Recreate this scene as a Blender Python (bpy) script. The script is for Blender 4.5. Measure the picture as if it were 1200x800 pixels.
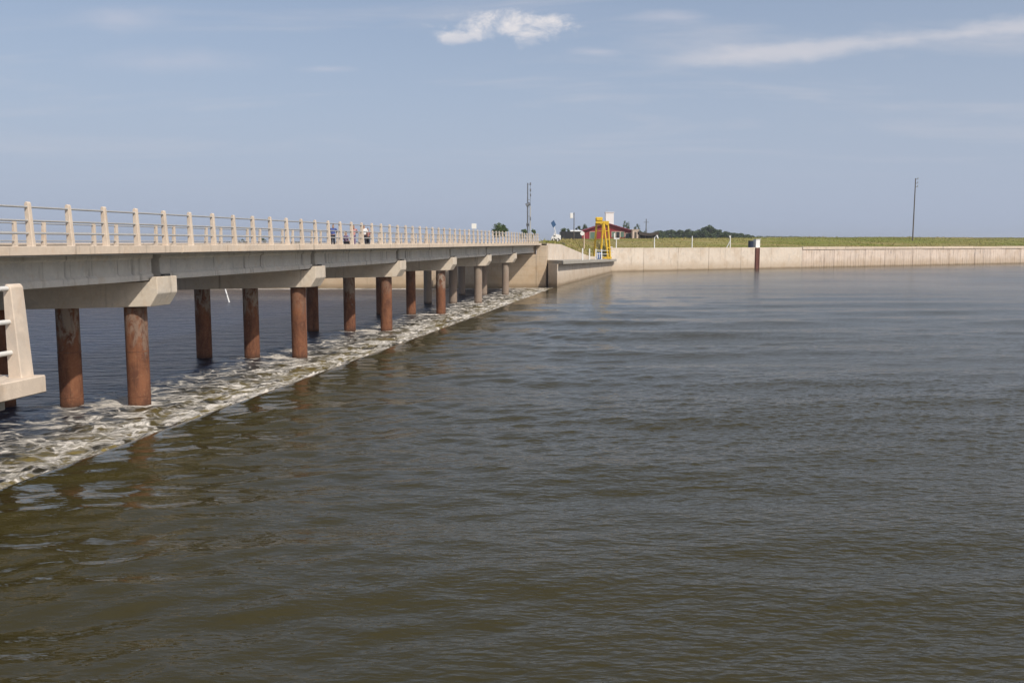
import bpy, bmesh, math, random
import numpy as np
from mathutils import Vector, Matrix, noise
R = math.radians
random.seed(11)
scene = bpy.context.scene
for o in list(bpy.data.objects):
    bpy.data.objects.remove(o)
col = scene.collection

# ------------------------------------------------------------------ camera
CAM_Z, FPX, PITCH = 5.05, 1050.0, math.atan(116 / 1050.0)
cam_d = bpy.data.cameras.new('camera')
cam = bpy.data.objects.new('camera', cam_d)
col.objects.link(cam)
cam_d.sensor_width = 36.0
cam_d.lens = 36.0 * FPX / 1200.0
cam_d.clip_start, cam_d.clip_end = 0.1, 20000
cam.location = (0, 0, CAM_Z)
cam.rotation_euler = (math.pi / 2 - PITCH, 0, 0)
scene.camera = cam

# ------------------------------------------------------------------ light
SUN = Vector((0.85, -1.0, 1.18)).normalized()          # towards the sun
SUN_EL = math.asin(SUN.z)
SUN_ROT = math.atan2(SUN.x, SUN.y)
world = bpy.data.worlds.new('World')
scene.world = world
world.use_nodes = True
sun_d = bpy.data.lights.new('sun', 'SUN')
sun_d.energy = 3.9
sun_d.angle = R(0.55)
sun_d.color = (1.0, 0.93, 0.83)
sun = bpy.data.objects.new('sun', sun_d)
col.objects.link(sun)
sun.rotation_euler = (-SUN).to_track_quat('-Z', 'Y').to_euler()
sun.location = SUN * 200
scene.view_settings.view_transform = 'Standard'
scene.view_settings.look = 'None'
scene.view_settings.gamma = 1.0
scene.view_settings.exposure = 0.0
scene.view_settings.use_curve_mapping = False
scene.cycles.use_denoising = True
scene.cycles.max_bounces = 8


# ------------------------------------------------------------------ node helper
class NT:
    def __init__(self, tree):
        self.t = tree
        self.n = tree.nodes
        self.l = tree.links

    def set(self, sock, v):
        if v is None:
            return
        if isinstance(v, bpy.types.NodeSocket):
            self.l.new(v, sock)
        else:
            if sock.type == 'RGBA' and len(v) == 3:
                v = (*v, 1)
            sock.default_value = v

    def node(self, typ, out=0, props=None, **ins):
        nd = self.n.new(typ)
        for k, v in (props or {}).items():
            setattr(nd, k, v)
        for k, v in ins.items():
            key = int(k[1:]) if k[0] == 'i' and k[1:].isdigit() else k.replace('_', ' ')
            self.set(nd.inputs[key], v)
        return nd.outputs[out]

    def m(self, op, a, b=None, c=None, clamp=False):
        return self.node('ShaderNodeMath', 0, {'operation': op, 'use_clamp': clamp}, i0=a, i1=b, i2=c)

    def vm(self, op, a, b=None):
        return self.node('ShaderNodeVectorMath', 0, {'operation': op}, i0=a, i1=b)

    def mix(self, f, a, b, blend='MIX'):
        nd = self.n.new('ShaderNodeMix')
        nd.data_type = 'RGBA'
        nd.blend_type = blend
        self.set(nd.inputs[0], f)
        self.set(nd.inputs[6], a)
        self.set(nd.inputs[7], b)
        return nd.outputs[2]

    def mapr(self, v, a, b, c=0.0, d=1.0, smooth=True):
        return self.node('ShaderNodeMapRange', 0, {'interpolation_type': 'SMOOTHSTEP' if smooth else 'LINEAR'},
                         i0=v, i1=a, i2=b, i3=c, i4=d)

    def noise(self, vec, scale, detail=3, rough=0.5, dist=0.0):
        return self.node('ShaderNodeTexNoise', 0, None, Vector=vec, Scale=scale, Detail=detail, Roughness=rough, Distortion=dist)

    def mapping(self, vec, scale=(1, 1, 1), rot=(0, 0, 0), loc=(0, 0, 0)):
        return self.node('ShaderNodeMapping', 0, None, Vector=vec, Location=loc, Rotation=rot, Scale=scale)

    def sep(self, v):
        nd = self.n.new('ShaderNodeSeparateXYZ')
        self.l.new(v, nd.inputs[0])
        return nd.outputs

    def comb(self, x, y, z):
        return self.node('ShaderNodeCombineXYZ', 0, None, i0=x, i1=y, i2=z)

    def pos(self):
        return self.n.new('ShaderNodeNewGeometry').outputs['Position']

    def obj(self):
        return self.n.new('ShaderNodeTexCoord').outputs['Object']

    def rnd(self):
        return self.n.new('ShaderNodeObjectInfo').outputs['Random']

    def bump(self, h, strength=1.0, dist=1.0):
        return self.node('ShaderNodeBump', 0, None, Strength=strength, Distance=dist, Height=h)


def new_mat(name):
    m = bpy.data.materials.new(name)
    m.use_nodes = True
    t = NT(m.node_tree)
    b = m.node_tree.nodes['Principled BSDF']
    return m, t, b


# ------------------------------------------------------------------ sky: Nishita plus thin cloud
wt = NT(world.node_tree)
bg = world.node_tree.nodes['Background']
sky = wt.n.new('ShaderNodeTexSky')
sky.sky_type = 'NISHITA'
sky.sun_disc = False
sky.sun_elevation = SUN_EL
sky.sun_rotation = SUN_ROT
sky.air_density = 1.0
sky.dust_density = 3.0
sky.ozone_density = 2.0
sky.altitude = 0
dirv = wt.n.new('ShaderNodeTexCoord').outputs['Generated']
dx, dy, dz = wt.sep(dirv)
# humid haze veil near the horizon, the same all round
haze_f = wt.mapr(dz, 0.0, 0.32, 0.88, 0.38)
skyc = wt.mix(haze_f, sky.outputs[0], (3.85, 4.45, 5.75))
# high thin cloud over the whole sky, flat layer
up = wt.m('MAXIMUM', wt.m('ADD', dz, 0.08), 0.04)
lay = wt.comb(wt.m('DIVIDE', dx, up), wt.m('DIVIDE', dy, up), 0.0)
ci = wt.noise(wt.mapping(lay, (0.55, 1.3, 1), (0, 0, R(12)), (3.1, 1.7, 0)), 1.0, 7, 0.6, 0.5)
cirrus = wt.m('MULTIPLY', wt.mapr(ci, 0.47, 0.78), wt.mapr(dz, 0.02, 0.2))
skyc = wt.mix(wt.m('MULTIPLY', cirrus, 0.62), skyc, (5.6, 5.5, 5.9))
# a few low cumulus scraps, placed by compass bearing and height
dyp = wt.m('MAXIMUM', dy, 0.05)
cu = wt.m('DIVIDE', dx, dyp)
cw = wt.m('DIVIDE', dz, dyp)
cn = wt.noise(wt.mapping(wt.comb(cu, cw, 0.0), (24, 38, 1)), 1.0, 7, 0.66, 0.35)
cn2 = wt.noise(wt.mapping(wt.comb(cu, cw, 0.0), (9, 24, 1), (0, 0, R(-5))), 1.0, 5, 0.6)


def puff(u, w, ru, rw, nz, lo, hi, amp):
    a = wt.m('DIVIDE', wt.m('SUBTRACT', cu, u), ru)
    b = wt.m('DIVIDE', wt.m('SUBTRACT', cw, w), rw)
    r = wt.m('SQRT', wt.m('ADD', wt.m('MULTIPLY', a, a), wt.m('MULTIPLY', b, b)))
    f = wt.m('SUBTRACT', wt.m('ADD', 1.0, wt.m('MULTIPLY', wt.m('SUBTRACT', nz, 0.5), amp)), r)
    return wt.mapr(f, lo, hi)


front = wt.m('GREATER_THAN', dy, 0.1)
puffs = [(-0.006, 0.2305, 0.075, 0.019, cn, 0.0, 0.95, 2.6), (-0.055, 0.221, 0.05, 0.010, cn, 0.1, 0.8, 2.0),
         (0.03, 0.236, 0.04, 0.013, cn, 0.0, 0.9, 2.4)]
acc = None
for p in puffs:
    q = puff(*p)
    acc = q if acc is None else wt.m('MAXIMUM', acc, q)
shade = wt.mapr(wt.m('ADD', cw, wt.m('MULTIPLY', cn2, 0.012)), 0.212, 0.240)
cucol = wt.mix(wt.m('MULTIPLY', shade, wt.mapr(cn, 0.3, 0.62, 0.35, 1.0)), (4.7, 5.0, 5.8), (7.3, 6.95, 6.95))
skyc = wt.mix(wt.m('MULTIPLY', wt.m('MULTIPLY', acc, front), 0.92), skyc, cucol)
fp = None
for p in ((-0.424, 0.238, 0.075, 0.020, cn2, 0.0, 1.3, 1.6), (-0.36, 0.195, 0.14, 0.020, cn2, 0.0, 1.6, 1.6), (0.165, 0.243, 0.06, 0.010, cn2, 0.0, 1.2, 1.6),
          (0.09, 0.205, 0.05, 0.007, cn2, 0.0, 1.2, 1.6), (-0.20, 0.187, 0.06, 0.006, cn2, 0.0, 1.2, 1.6)):
    q = puff(*p)
    fp = q if fp is None else wt.m('MAXIMUM', fp, q)
skyc = wt.mix(wt.m('MULTIPLY', wt.m('MULTIPLY', fp, front), 0.40), skyc, (5.6, 5.5, 6.1))
# the long wisp on the right: a band climbing to the right
lin = wt.m('ADD', 0.197, wt.m('MULTIPLY', wt.m('SUBTRACT', cu, 0.2), 0.095))
bw = wt.m('ABSOLUTE', wt.m('DIVIDE', wt.m('SUBTRACT', cw, lin), 0.017))
band = wt.mapr(wt.m('SUBTRACT', wt.m('ADD', 0.8, wt.m('MULTIPLY', wt.m('SUBTRACT', cn2, 0.5), 2.6)), bw), 0.0, 1.0)
band = wt.m('MULTIPLY', band, wt.mapr(cu, 0.12, 0.26))
skyc = wt.mix(wt.m('MULTIPLY', wt.m('MULTIPLY', band, front), 0.55), skyc, (6.3, 6.05, 6.3))
wt.set(bg.inputs[0], skyc)
bg.inputs[1].default_value = 0.115


# ------------------------------------------------------------------ geometry helpers
class MB:
    def __init__(self):
        self.v, self.f = [], []

    def hexa(self, p):
        """eight points: bottom ring 0-3, top ring 4-7"""
        b = len(self.v)
        self.v += [tuple(q) for q in p]
        self.f += [tuple(b + i for i in q) for q in ((0, 3, 2, 1), (4, 5, 6, 7), (0, 1, 5, 4), (1, 2, 6, 5), (2, 3, 7, 6), (3, 0, 4, 7))]
        return self

    def box(self, x0, x1, y0, y1, z0, z1):
        return self.hexa([(x0, y0, z0), (x1, y0, z0), (x1, y1, z0), (x0, y1, z0), (x0, y0, z1), (x1, y0, z1), (x1, y1, z1), (x0, y1, z1)])

    def prism(self, ring0, ring1):
        b, n = len(self.v), len(ring0)
        self.v += [tuple(q) for q in ring0] + [tuple(q) for q in ring1]
        self.f.append(tuple(b + i for i in range(n - 1, -1, -1)))
        self.f.append(tuple(b + n + i for i in range(n)))
        for i in range(n):
            j = (i + 1) % n
            self.f.append((b + i, b + j, b + n + j, b + n + i))
        return self

    def tube(self, a, c, r0, r1=None, n=8, rings=1):
        r1 = r0 if r1 is None else r1
        a, c = Vector(a), Vector(c)
        d = (c - a).normalized()
        s = d.cross(Vector((0, 0, 1)) if abs(d.z) < 0.9 else Vector((0, 1, 0))).normalized()
        t = s.cross(d)
        b = len(self.v)
        for k in range(rings + 1):
            q = a + (c - a) * (k / rings)
            r = r0 + (r1 - r0) * (k / rings)
            for i in range(n):
                w = 2 * math.pi * i / n
                self.v.append(tuple(q + (s * math.cos(w) + t * math.sin(w)) * r))
        for k in range(rings):
            for i in range(n):
                j = (i + 1) % n
                self.f.append((b + k * n + i, b + k * n + j, b + (k + 1) * n + j, b + (k + 1) * n + i))
        self.f.append(tuple(b + i for i in range(n - 1, -1, -1)))
        self.f.append(tuple(b + rings * n + i for i in range(n)))
        return self

    def mesh(self, name, mat, smooth=False, bevel=0.0):
        me = bpy.data.meshes.new(name)
        me.from_pydata(self.v, [], self.f)
        bm = bmesh.new()
        bm.from_mesh(me)
        bmesh.ops.recalc_face_normals(bm, faces=bm.faces)
        if bevel:
            es = [e for e in bm.edges if len(e.link_faces) == 2 and e.calc_face_angle(0) > 0.5]
            bmesh.ops.bevel(bm, geom=es, offset=bevel, segments=1, affect='EDGES', clamp_overlap=True)
        bm.to_mesh(me)
        bm.free()
        me.materials.append(mat)
        if smooth:
            me.polygons.foreach_set('use_smooth', [True] * len(me.polygons))
            me.set_sharp_from_angle(angle=R(50))
        return me

    def build(self, name, mat, parent=None, smooth=False, bevel=0.0):
        return link(name, self.mesh(name, mat, smooth, bevel), parent)


def link(name, me, parent=None, loc=(0, 0, 0), rz=0.0):
    o = bpy.data.objects.new(name, me)
    col.objects.link(o)
    o.location = loc
    o.rotation_euler = (0, 0, rz)
    if parent is not None:
        o.parent = parent
    return o


def tag(o, label=None, cat=None, group=None, kind=None):
    if label:
        o['label'] = label
    if cat:
        o['category'] = cat
    if group:
        o['group'] = group
    if kind:
        o['kind'] = kind
    return o


def thing(name, label, cat, loc=(0, 0, 0), rz=0.0, group=None):
    o = link(name, None, None, loc, rz)
    o.empty_display_size = 0.3
    return tag(o, label, cat, group)


def at(px, py, Y):
    """point at forward distance Y that the lens sees at pixel px, py of the 1200 x 800 picture"""
    a, b = (px - 600) / FPX, (400 - py) / FPX
    fy, fz = math.cos(PITCH) + b * math.sin(PITCH), -math.sin(PITCH) + b * math.cos(PITCH)
    k = Y / fy
    return Vector((a * k, Y, CAM_Z + fz * k))


TAN = 195.0 / 1050.0 * math.cos(PITCH)
BR = math.atan(TAN)                      # the bridge runs at this bearing
BDIR = Vector((math.sin(BR), math.cos(BR), 0))


def B(xp, y, z):
    """bridge coordinates: xp metres left of a line through the origin parallel to the bridge, y forward"""
    return (y * TAN - xp, y, z)


def smooth(a, b, x):
    t = max(0.0, min(1.0, (x - a) / (b - a)))
    return t * t * (3 - 2 * t)


def lerp_table(tab, x):
    if x <= tab[0][0]:
        return tab[0][1]
    for (a, u), (b, v) in zip(tab, tab[1:]):
        if x <= b:
            return u + (v - u) * (x - a) / (b - a)
    return tab[-1][1]


# ------------------------------------------------------------------ materials
def mat_concrete(name, c, dirt=0.5, streak=0.5, bump=0.006, tint=(0.16, 0.13, 0.10), ochre=0.0, tide=None, board=0.0):
    m, t, b = new_mat(name)
    p = t.pos()
    n1 = t.noise(p, 0.7, 6, 0.62)
    n2 = t.noise(p, 9.0, 5, 0.6)
    st = t.noise(t.mapping(p, (1, 1, 0.09)), 4.5, 5, 0.62, 0.2)
    st2 = t.noise(t.mapping(p, (1, 1, 0.05), (0, 0, 0), (7, 3, 1)), 1.5, 4, 0.6, 0.2)
    rr = t.rnd()
    base = t.mix(t.m('MULTIPLY', rr, 0.22), c, tuple(x * 0.62 for x in c))
    base = t.mix(t.mapr(n1, 0.35, 0.75, 0, dirt), base, tuple(x * 0.66 for x in c))
    blot = t.noise(t.mapping(p, (1, 1, 1), (0, 0, 0), (31, 7, 2)), 2.3, 6, 0.7, 0.6)
    base = t.mix(t.mapr(blot, 0.48, 0.72, 0, 0.45), base, (c[0] * 0.80, c[1] * 0.66, c[2] * 0.52))
    grey = t.noise(t.mapping(p, (1, 1, 1), (0, 0, 0), (3, 47, 12)), 1.1, 6, 0.7, 0.4)
    base = t.mix(t.mapr(grey, 0.50, 0.70, 0, 0.45), base, (c[0] * 0.62, c[1] * 0.66, c[2] * 0.72))
    base = t.mix(t.mapr(n2, 0.45, 0.8, 0, 0.35), base, tuple(min(1, x * 1.25) for x in c))
    if ochre:
        base = t.mix(t.mapr(t.noise(p, 0.45, 4, 0.6), 0.45, 0.7, 0, ochre), base, (0.42, 0.29, 0.17))
    base = t.mix(t.m('MULTIPLY', t.mapr(st, 0.52, 0.70), t.mapr(st2, 0.42, 0.62, 0, streak)), base, tint)
    if tide is not None:
        z = t.sep(p)[2]
        zz = t.m('ADD', z, t.m('MULTIPLY', t.m('SUBTRACT', n1, 0.5), 0.5))
        base = t.mix(t.mapr(zz, tide[0], tide[1], 0.85, 0.0), base, (0.075, 0.06, 0.035))
        base = t.mix(t.mapr(zz, tide[1], tide[1] + 1.5, 0.5, 0.0), base, (0.36, 0.26, 0.16))
    if board:
        z = t.sep(p)[2]
        ln = t.m('FRACT', t.m('DIVIDE', z, board))
        jn = t.m('LESS_THAN', ln, 0.035)
        base = t.mix(t.m('MULTIPLY', jn, 0.35), base, tint)
    t.set(b.inputs['Base Color'], base)
    b.inputs['Roughness'].default_value = 0.88
    b.inputs['Specular IOR Level'].default_value = 0.25
    h = t.m('ADD', t.m('MULTIPLY', n2, 1.0), t.m('MULTIPLY', t.noise(p, 45, 3), 0.5))
    t.set(b.inputs['Normal'], t.bump(h, 0.6, bump))
    return m


def mat_plain(name, c, rough=0.6, metal=0.0, var=0.15, scale=3.0, spec=0.4):
    m, t, b = new_mat(name)
    n = t.noise(t.obj(), scale, 5, 0.6)
    base = t.mix(t.mapr(n, 0.3, 0.75, 0, var * 2), c, tuple(x * 0.55 for x in c))
    t.set(b.inputs['Base Color'], base)
    b.inputs['Roughness'].default_value = rough
    b.inputs['Metallic'].default_value = metal
    b.inputs['Specular IOR Level'].default_value = spec
    return m


M = {}
M['kerb'] = mat_concrete('kerb_concrete', (0.64, 0.53, 0.42), 0.4, 0.6, 0.006)
M['post'] = mat_concrete('post_concrete', (0.66, 0.55, 0.44), 0.35, 0.4, 0.006)
M['girder'] = mat_concrete('girder_concrete', (0.70, 0.65, 0.57), 0.45, 0.9, 0.004)
M['cap'] = mat_concrete('cap_concrete', (0.63, 0.55, 0.45), 0.4, 0.6, 0.005)
M['slab'] = mat_concrete('slab_concrete', (0.40, 0.37, 0.32), 0.4, 0.3)
M['abut'] = mat_concrete('abutment_concrete', (0.56, 0.45, 0.33), 0.45, 0.45, 0.006, (0.20, 0.15, 0.10), 0.6, (-0.3, 0.35), 1.1)
M['wall'] = mat_concrete('wall_concrete', (0.68, 0.59, 0.49), 0.3, 0.6, 0.006, (0.30, 0.22, 0.15), 0.35, (0.0, 0.45))
M['panel'] = mat_concrete('panel_concrete', (0.68, 0.57, 0.48), 0.35, 1.0, 0.006, (0.22, 0.15, 0.11), 0.3, (0.0, 0.5))
M['weir'] = mat_concrete('weir_concrete', (0.22, 0.21, 0.18), 0.5, 0.4)
M['asphalt'] = mat_plain('asphalt', (0.055, 0.053, 0.05), 0.9)
M['steel'] = mat_plain('galvanised_rail', (0.50, 0.49, 0.47), 0.5, 0.35, 0.15, 2.0)
M['rail_white'] = mat_plain('painted_rail', (0.66, 0.64, 0.60), 0.45, 0.0, 0.12, 6.0)
M['rubber'] = mat_plain('bearing_rubber', (0.02, 0.02, 0.02), 0.8)
M['yellow'] = mat_plain('yellow_paint', (0.72, 0.46, 0.03), 0.6, 0.0, 0.28, 2.5)
M['red'] = mat_plain('red_sheet', (0.30, 0.030, 0.040), 0.6, 0.0, 0.12, 0.6)
M['redroof'] = mat_plain('red_roof_sheet', (0.20, 0.03, 0.045), 0.55, 0.0, 0.12, 0.6)
M['white'] = mat_plain('white_paint', (0.78, 0.77, 0.74), 0.55, 0.0, 0.06, 1.5)
M['cream'] = mat_plain('cream_plaster', (0.66, 0.52, 0.42), 0.8, 0.0, 0.12, 1.5)
M['black'] = mat_plain('dark_sheet', (0.022, 0.022, 0.024), 0.6, 0.0, 0.1, 1.0)
M['green'] = mat_plain('green_shutter', (0.10, 0.17, 0.13), 0.6, 0.0, 0.1, 1.0)
M['glass'] = mat_plain('dark_glass', (0.02, 0.028, 0.03), 0.12, 0.0, 0.05, 1.0, 0.6)
M['blue'] = mat_plain('blue_paint', (0.03, 0.10, 0.30), 0.45, 0.0, 0.1, 1.0)
M['navy'] = mat_plain('navy_plastic', (0.012, 0.02, 0.05), 0.5, 0.0, 0.1, 1.0)
M['solar'] = mat_plain('solar_cells', (0.02, 0.07, 0.16), 0.35, 0.0, 0.05, 1.0, 0.6)
M['wood'] = mat_plain('weathered_wood', (0.12, 0.10, 0.08), 0.85, 0.0, 0.3, 3.0)
M['thatch'] = mat_plain('brown_thatch', (0.07, 0.055, 0.045), 0.95, 0.0, 0.3, 2.0)
M['mast'] = mat_plain('grey_mast', (0.17, 0.18, 0.20), 0.6, 0.4, 0.1, 1.0)
M['ceramic'] = mat_plain('insulator', (0.25, 0.24, 0.22), 0.3, 0.0, 0.05)
M['bark'] = mat_plain('bark', (0.09, 0.07, 0.05), 0.95, 0.0, 0.3, 4.0)
M['tyre'] = mat_plain('tyre_rubber', (0.02, 0.02, 0.02), 0.8)
M['skin'] = mat_plain('skin', (0.38, 0.22, 0.15), 0.6, 0.0, 0.05)
M['hair'] = mat_plain('dark_hair', (0.02, 0.015, 0.012), 0.6, 0.0, 0.05)
M['cl_white'] = mat_plain('white_cotton', (0.75, 0.74, 0.72), 0.9, 0.0, 0.05)
M['cl_dark'] = mat_plain('dark_denim', (0.025, 0.025, 0.035), 0.9, 0.0, 0.1)
M['cl_blue'] = mat_plain('blue_cotton', (0.06, 0.09, 0.26), 0.9, 0.0, 0.1)
M['cl_purple'] = mat_plain('violet_cotton', (0.20, 0.13, 0.22), 0.9, 0.0, 0.1)
M['cl_pink'] = mat_plain('faded_pink_cotton', (0.46, 0.22, 0.20), 0.9, 0.0, 0.1)


def mat_rust():
    m, t, b = new_mat('rusty_steel_casing')
    o = t.obj()
    p = t.pos()
    rr = t.rnd()
    off = t.vm('ADD', p, t.comb(t.m('MULTIPLY', rr, 40.0), 0.0, 0.0))
    n1 = t.noise(t.mapping(off, (1, 1, 0.35)), 2.6, 6, 0.65, 0.4)
    n2 = t.noise(off, 11.0, 5, 0.65)
    st = t.noise(t.mapping(off, (1, 1, 0.08)), 6.0, 5, 0.6, 0.2)
    base = t.mix(t.mapr(n1, 0.35, 0.68), (0.215, 0.092, 0.048), (0.105, 0.045, 0.028))
    base = t.mix(t.mapr(n2, 0.5, 0.75, 0, 0.55), base, (0.27, 0.145, 0.080))
    z = t.sep(p)[2]
    # flaking grey primer left on the upper length
    zz = t.m('ADD', z, t.m('MULTIPLY', t.m('SUBTRACT', n1, 0.5), 3.2))
    pr = t.m('MULTIPLY', t.mapr(zz, 1.5, 2.1), t.mapr(t.noise(t.mapping(off, (1, 1, 0.45)), 5.0, 6, 0.7, 0.6), 0.40, 0.56))
    base = t.mix(t.m('MULTIPLY', pr, t.mapr(rr, 0.2, 0.9, 0.15, 0.9)), base, (0.30, 0.25, 0.20))
    base = t.mix(t.mapr(st, 0.55, 0.74, 0, 0.55), base, (0.045, 0.025, 0.02))
    # older piers are more concrete-grey
    old = t.m('GREATER_THAN', t.sep(p)[1], 78.0)
    base = t.mix(t.m('MULTIPLY', old, 0.75), base, (0.30, 0.25, 0.20))
    zw = t.m('ADD', z, t.m('MULTIPLY', n2, 0.25))
    base = t.mix(t.mapr(zw, -0.30, 0.02, 0.75, 0.0), base, (0.05, 0.028, 0.018))
    t.set(b.inputs['Base Color'], base)
    b.inputs['Roughness'].default_value = 0.85
    b.inputs['Specular IOR Level'].default_value = 0.2
    t.set(b.inputs['Normal'], t.bump(t.m('ADD', n1, n2), 0.7, 0.015))
    return m


M['rust'] = mat_rust()
M['redrust'] = mat_plain('dark_red_rust', (0.13, 0.045, 0.03), 0.85, 0.0, 0.3, 1.5)


def mat_water():
    m, t, b = new_mat('silty_water')
    p = t.pos()
    x, y, z = t.sep(p)
    n = t.noise(p, 0.12, 3, 0.5)
    t.set(b.inputs['Base Color'], t.mix(n, (0.034, 0.028, 0.007), (0.043, 0.034, 0.009)))
    w = t.m('ADD', t.m('SUBTRACT', x, t.m('MULTIPLY', y, TAN)), 14.0)      # metres from the weir
    patch = t.noise(t.mapping(p, (0.03, 0.06, 1)), 1.0, 3, 0.5)
    wind = t.m('MULTIPLY', t.mapr(w, 2.0, 22.0, 0.3, 1.0), t.mapr(patch, 0.3, 0.65, 0.7, 1.0))
    t.set(b.inputs['Roughness'], t.mapr(wind, 0.25, 1.0, 0.09, 0.165))      # ripple too fine to model
    b.inputs['IOR'].default_value = 1.333
    r1 = t.noise(t.mapping(p, (3.2, 8.0, 1), (0, 0, R(27))), 1.0, 2, 0.5, 0.3)
    r2 = t.noise(t.mapping(p, (3.0, 7.0, 1), (0, 0, R(-33)), (9, 4, 0)), 1.0, 2, 0.5, 0.3)
    r3 = t.noise(t.mapping(p, (0.8, 2.4, 1), (0, 0, R(10)), (5, 1, 0)), 1.0, 3, 0.55, 0.3)
    r1 = t.m('ADD', r1, t.m('MULTIPLY', r3, 1.3))
    t.set(b.inputs['Normal'], t.bump(t.m('MULTIPLY', t.m('ADD', r1, r2), t.m('MULTIPLY', wind, 0.036)), 1.0, 1.0))
    return m


def mat_tail():
    m, t, b = new_mat('churned_water')
    p = t.pos()
    x, y, z = t.sep(p)
    d = t.m('SUBTRACT', t.m('SUBTRACT', t.m('MULTIPLY', y, TAN), x), 13.75)   # metres past the lip
    pxy = t.comb(x, y, 0.0)
    warp = t.node('ShaderNodeTexNoise', 1, None, Vector=pxy, Scale=0.7, Detail=3.0)
    wp = t.vm('ADD', pxy, t.vm('MULTIPLY', t.vm('SUBTRACT', warp, (0.5, 0.5, 0.5)), (1.6, 1.6, 0)))
    f1 = t.noise(t.mapping(wp, (0.75, 0.95, 1)), 1.0, 8, 0.68, 0.5)
    f2 = t.noise(t.mapping(wp, (2.2, 4.8, 1), (0, 0, 0), (4, 2, 0)), 1.0, 8, 0.72, 0.3)
    vor = t.node('ShaderNodeTexVoronoi', 0, {'feature': 'DISTANCE_TO_EDGE'}, Vector=t.mapping(wp, (1.5, 2.4, 1)), Scale=1.0)
    lace = t.mapr(vor, 0.02, 0.16, 1.0, 0.0)
    # foam is dense at the toe of the fall and thins out past the piles
    zone = t.m('ADD', t.m('MULTIPLY', t.mapr(d, 9.6, 5.0), 0.92), t.mapr(d, 4.5, 0.5, 0.0, 0.12))
    edge = t.m('ADD', t.m('MULTIPLY', f1, 1.0), t.m('MULTIPLY', f2, 0.55))
    val = t.m('ADD', t.m('ADD', edge, t.m('MULTIPLY', lace, 0.12)), t.m('MULTIPLY', zone, 0.42))
    wake = t.n.new('ShaderNodeAttribute')
    wake.attribute_name = 'wake'
    val = t.m('ADD', val, t.m('MULTIPLY', wake.outputs['Fac'], 0.20))
    foam = t.m('MULTIPLY', t.mapr(val, 1.15, 1.35), t.mapr(t.noise(t.mapping(wp, (7, 11, 1)), 1.0, 4, 0.6), 0.30, 0.52, 0.45, 1.0))
    far_wall = t.mapr(t.m('ADD', y, t.m('MULTIPLY', f2, 2.5)), 104.2, 107.5, 0.0, 0.85)
    foam = t.m('MAXIMUM', foam, t.m('MULTIPLY', far_wall, t.mapr(f1, 0.35, 0.6)))
    bar = t.m('MULTIPLY', t.mapr(t.m('ABSOLUTE', t.m('SUBTRACT', y, 88.0)), 6.0, 0.0), t.mapr(f2, 0.48, 0.66))
    bar = t.m('MULTIPLY', bar, t.mapr(d, 9.0, 16.0))
    foam = t.m('MAXIMUM', foam, t.m('MULTIPLY', bar, 0.5))
    # algae-stained water showing between
    algae = t.m('MULTIPLY', t.mapr(t.noise(wp, 0.9, 4, 0.6), 0.38, 0.52), t.mapr(d, 5.0, 1.2))
    wat = t.mix(t.mapr(d, 7.5, 3.0), (0.008, 0.015, 0.034), (0.030, 0.026, 0.016))
    wat = t.mix(algae, wat, (0.19, 0.145, 0.045))
    colr = t.mix(foam, wat, t.mix(f2, (0.52, 0.46, 0.37), (0.92, 0.88, 0.82)))
    t.set(b.inputs['Base Color'], colr)
    t.set(b.inputs['Roughness'], t.mapr(foam, 0, 1, 0.28, 0.75))
    b.inputs['IOR'].default_value = 1.333
    r1 = t.noise(t.mapping(pxy, (1.1, 2.3, 1), (0, 0, R(10))), 1.0, 4, 0.55, 0.4)
    r2 = t.noise(t.mapping(pxy, (0.35, 0.8, 1), (0, 0, R(-14))), 1.0, 3, 0.55, 0.4)
    h = t.m('ADD', t.m('MULTIPLY', r1, 0.20), t.m('MULTIPLY', r2, 0.35))
    h = t.m('ADD', h, t.m('MULTIPLY', t.m('MULTIPLY', f2, foam), 0.12))
    t.set(b.inputs['Normal'], t.bump(h, 1.0, 1.0))
    return m


M['water'] = mat_water()
M['tail'] = mat_tail()


def mat_grass():
    m, t, b = new_mat('grass_cover')
    p = t.pos()
    n1 = t.noise(t.mapping(p, (0.02, 0.07, 0.1)), 1.0, 5, 0.6, 0.4)
    n2 = t.noise(t.mapping(p, (0.35, 0.9, 0.9)), 1.0, 6, 0.7)
    base = t.mix(t.mapr(n1, 0.40, 0.62), (0.185, 0.195, 0.035), (0.34, 0.26, 0.115))
    gx_ = t.sep(p)[0]
    base = t.mix(t.mapr(gx_, 42.0, 16.0, 0.0, 0.55), base, (0.30, 0.225, 0.11))
    base = t.mix(t.mapr(n2, 0.35, 0.75, 0, 0.6), base, (0.125, 0.145, 0.030))
    t.set(b.inputs['Base Color'], base)
    b.inputs['Roughness'].default_value = 0.95
    b.inputs['Specular IOR Level'].default_value = 0.1
    t.set(b.inputs['Normal'], t.bump(n2, 0.6, 0.10))
    return m


def mat_blade():
    m, t, b = new_mat('grass_blades')
    g = t.n.new('ShaderNodeNewGeometry')
    p = g.outputs['Position']
    n1 = t.noise(t.mapping(p, (0.02, 0.07, 0.1)), 1.0, 5, 0.6, 0.4)
    base = t.mix(t.mapr(n1, 0.40, 0.62), (0.19, 0.20, 0.036), (0.35, 0.27, 0.12))
    base = t.mix(t.m('MULTIPLY', g.outputs['Random Per Island'], 0.5), base, (0.30, 0.27, 0.10))
    t.set(b.inputs['Base Color'], base)
    b.inputs['Roughness'].default_value = 0.9
    b.inputs['Specular IOR Level'].default_value = 0.1
    return m


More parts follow.
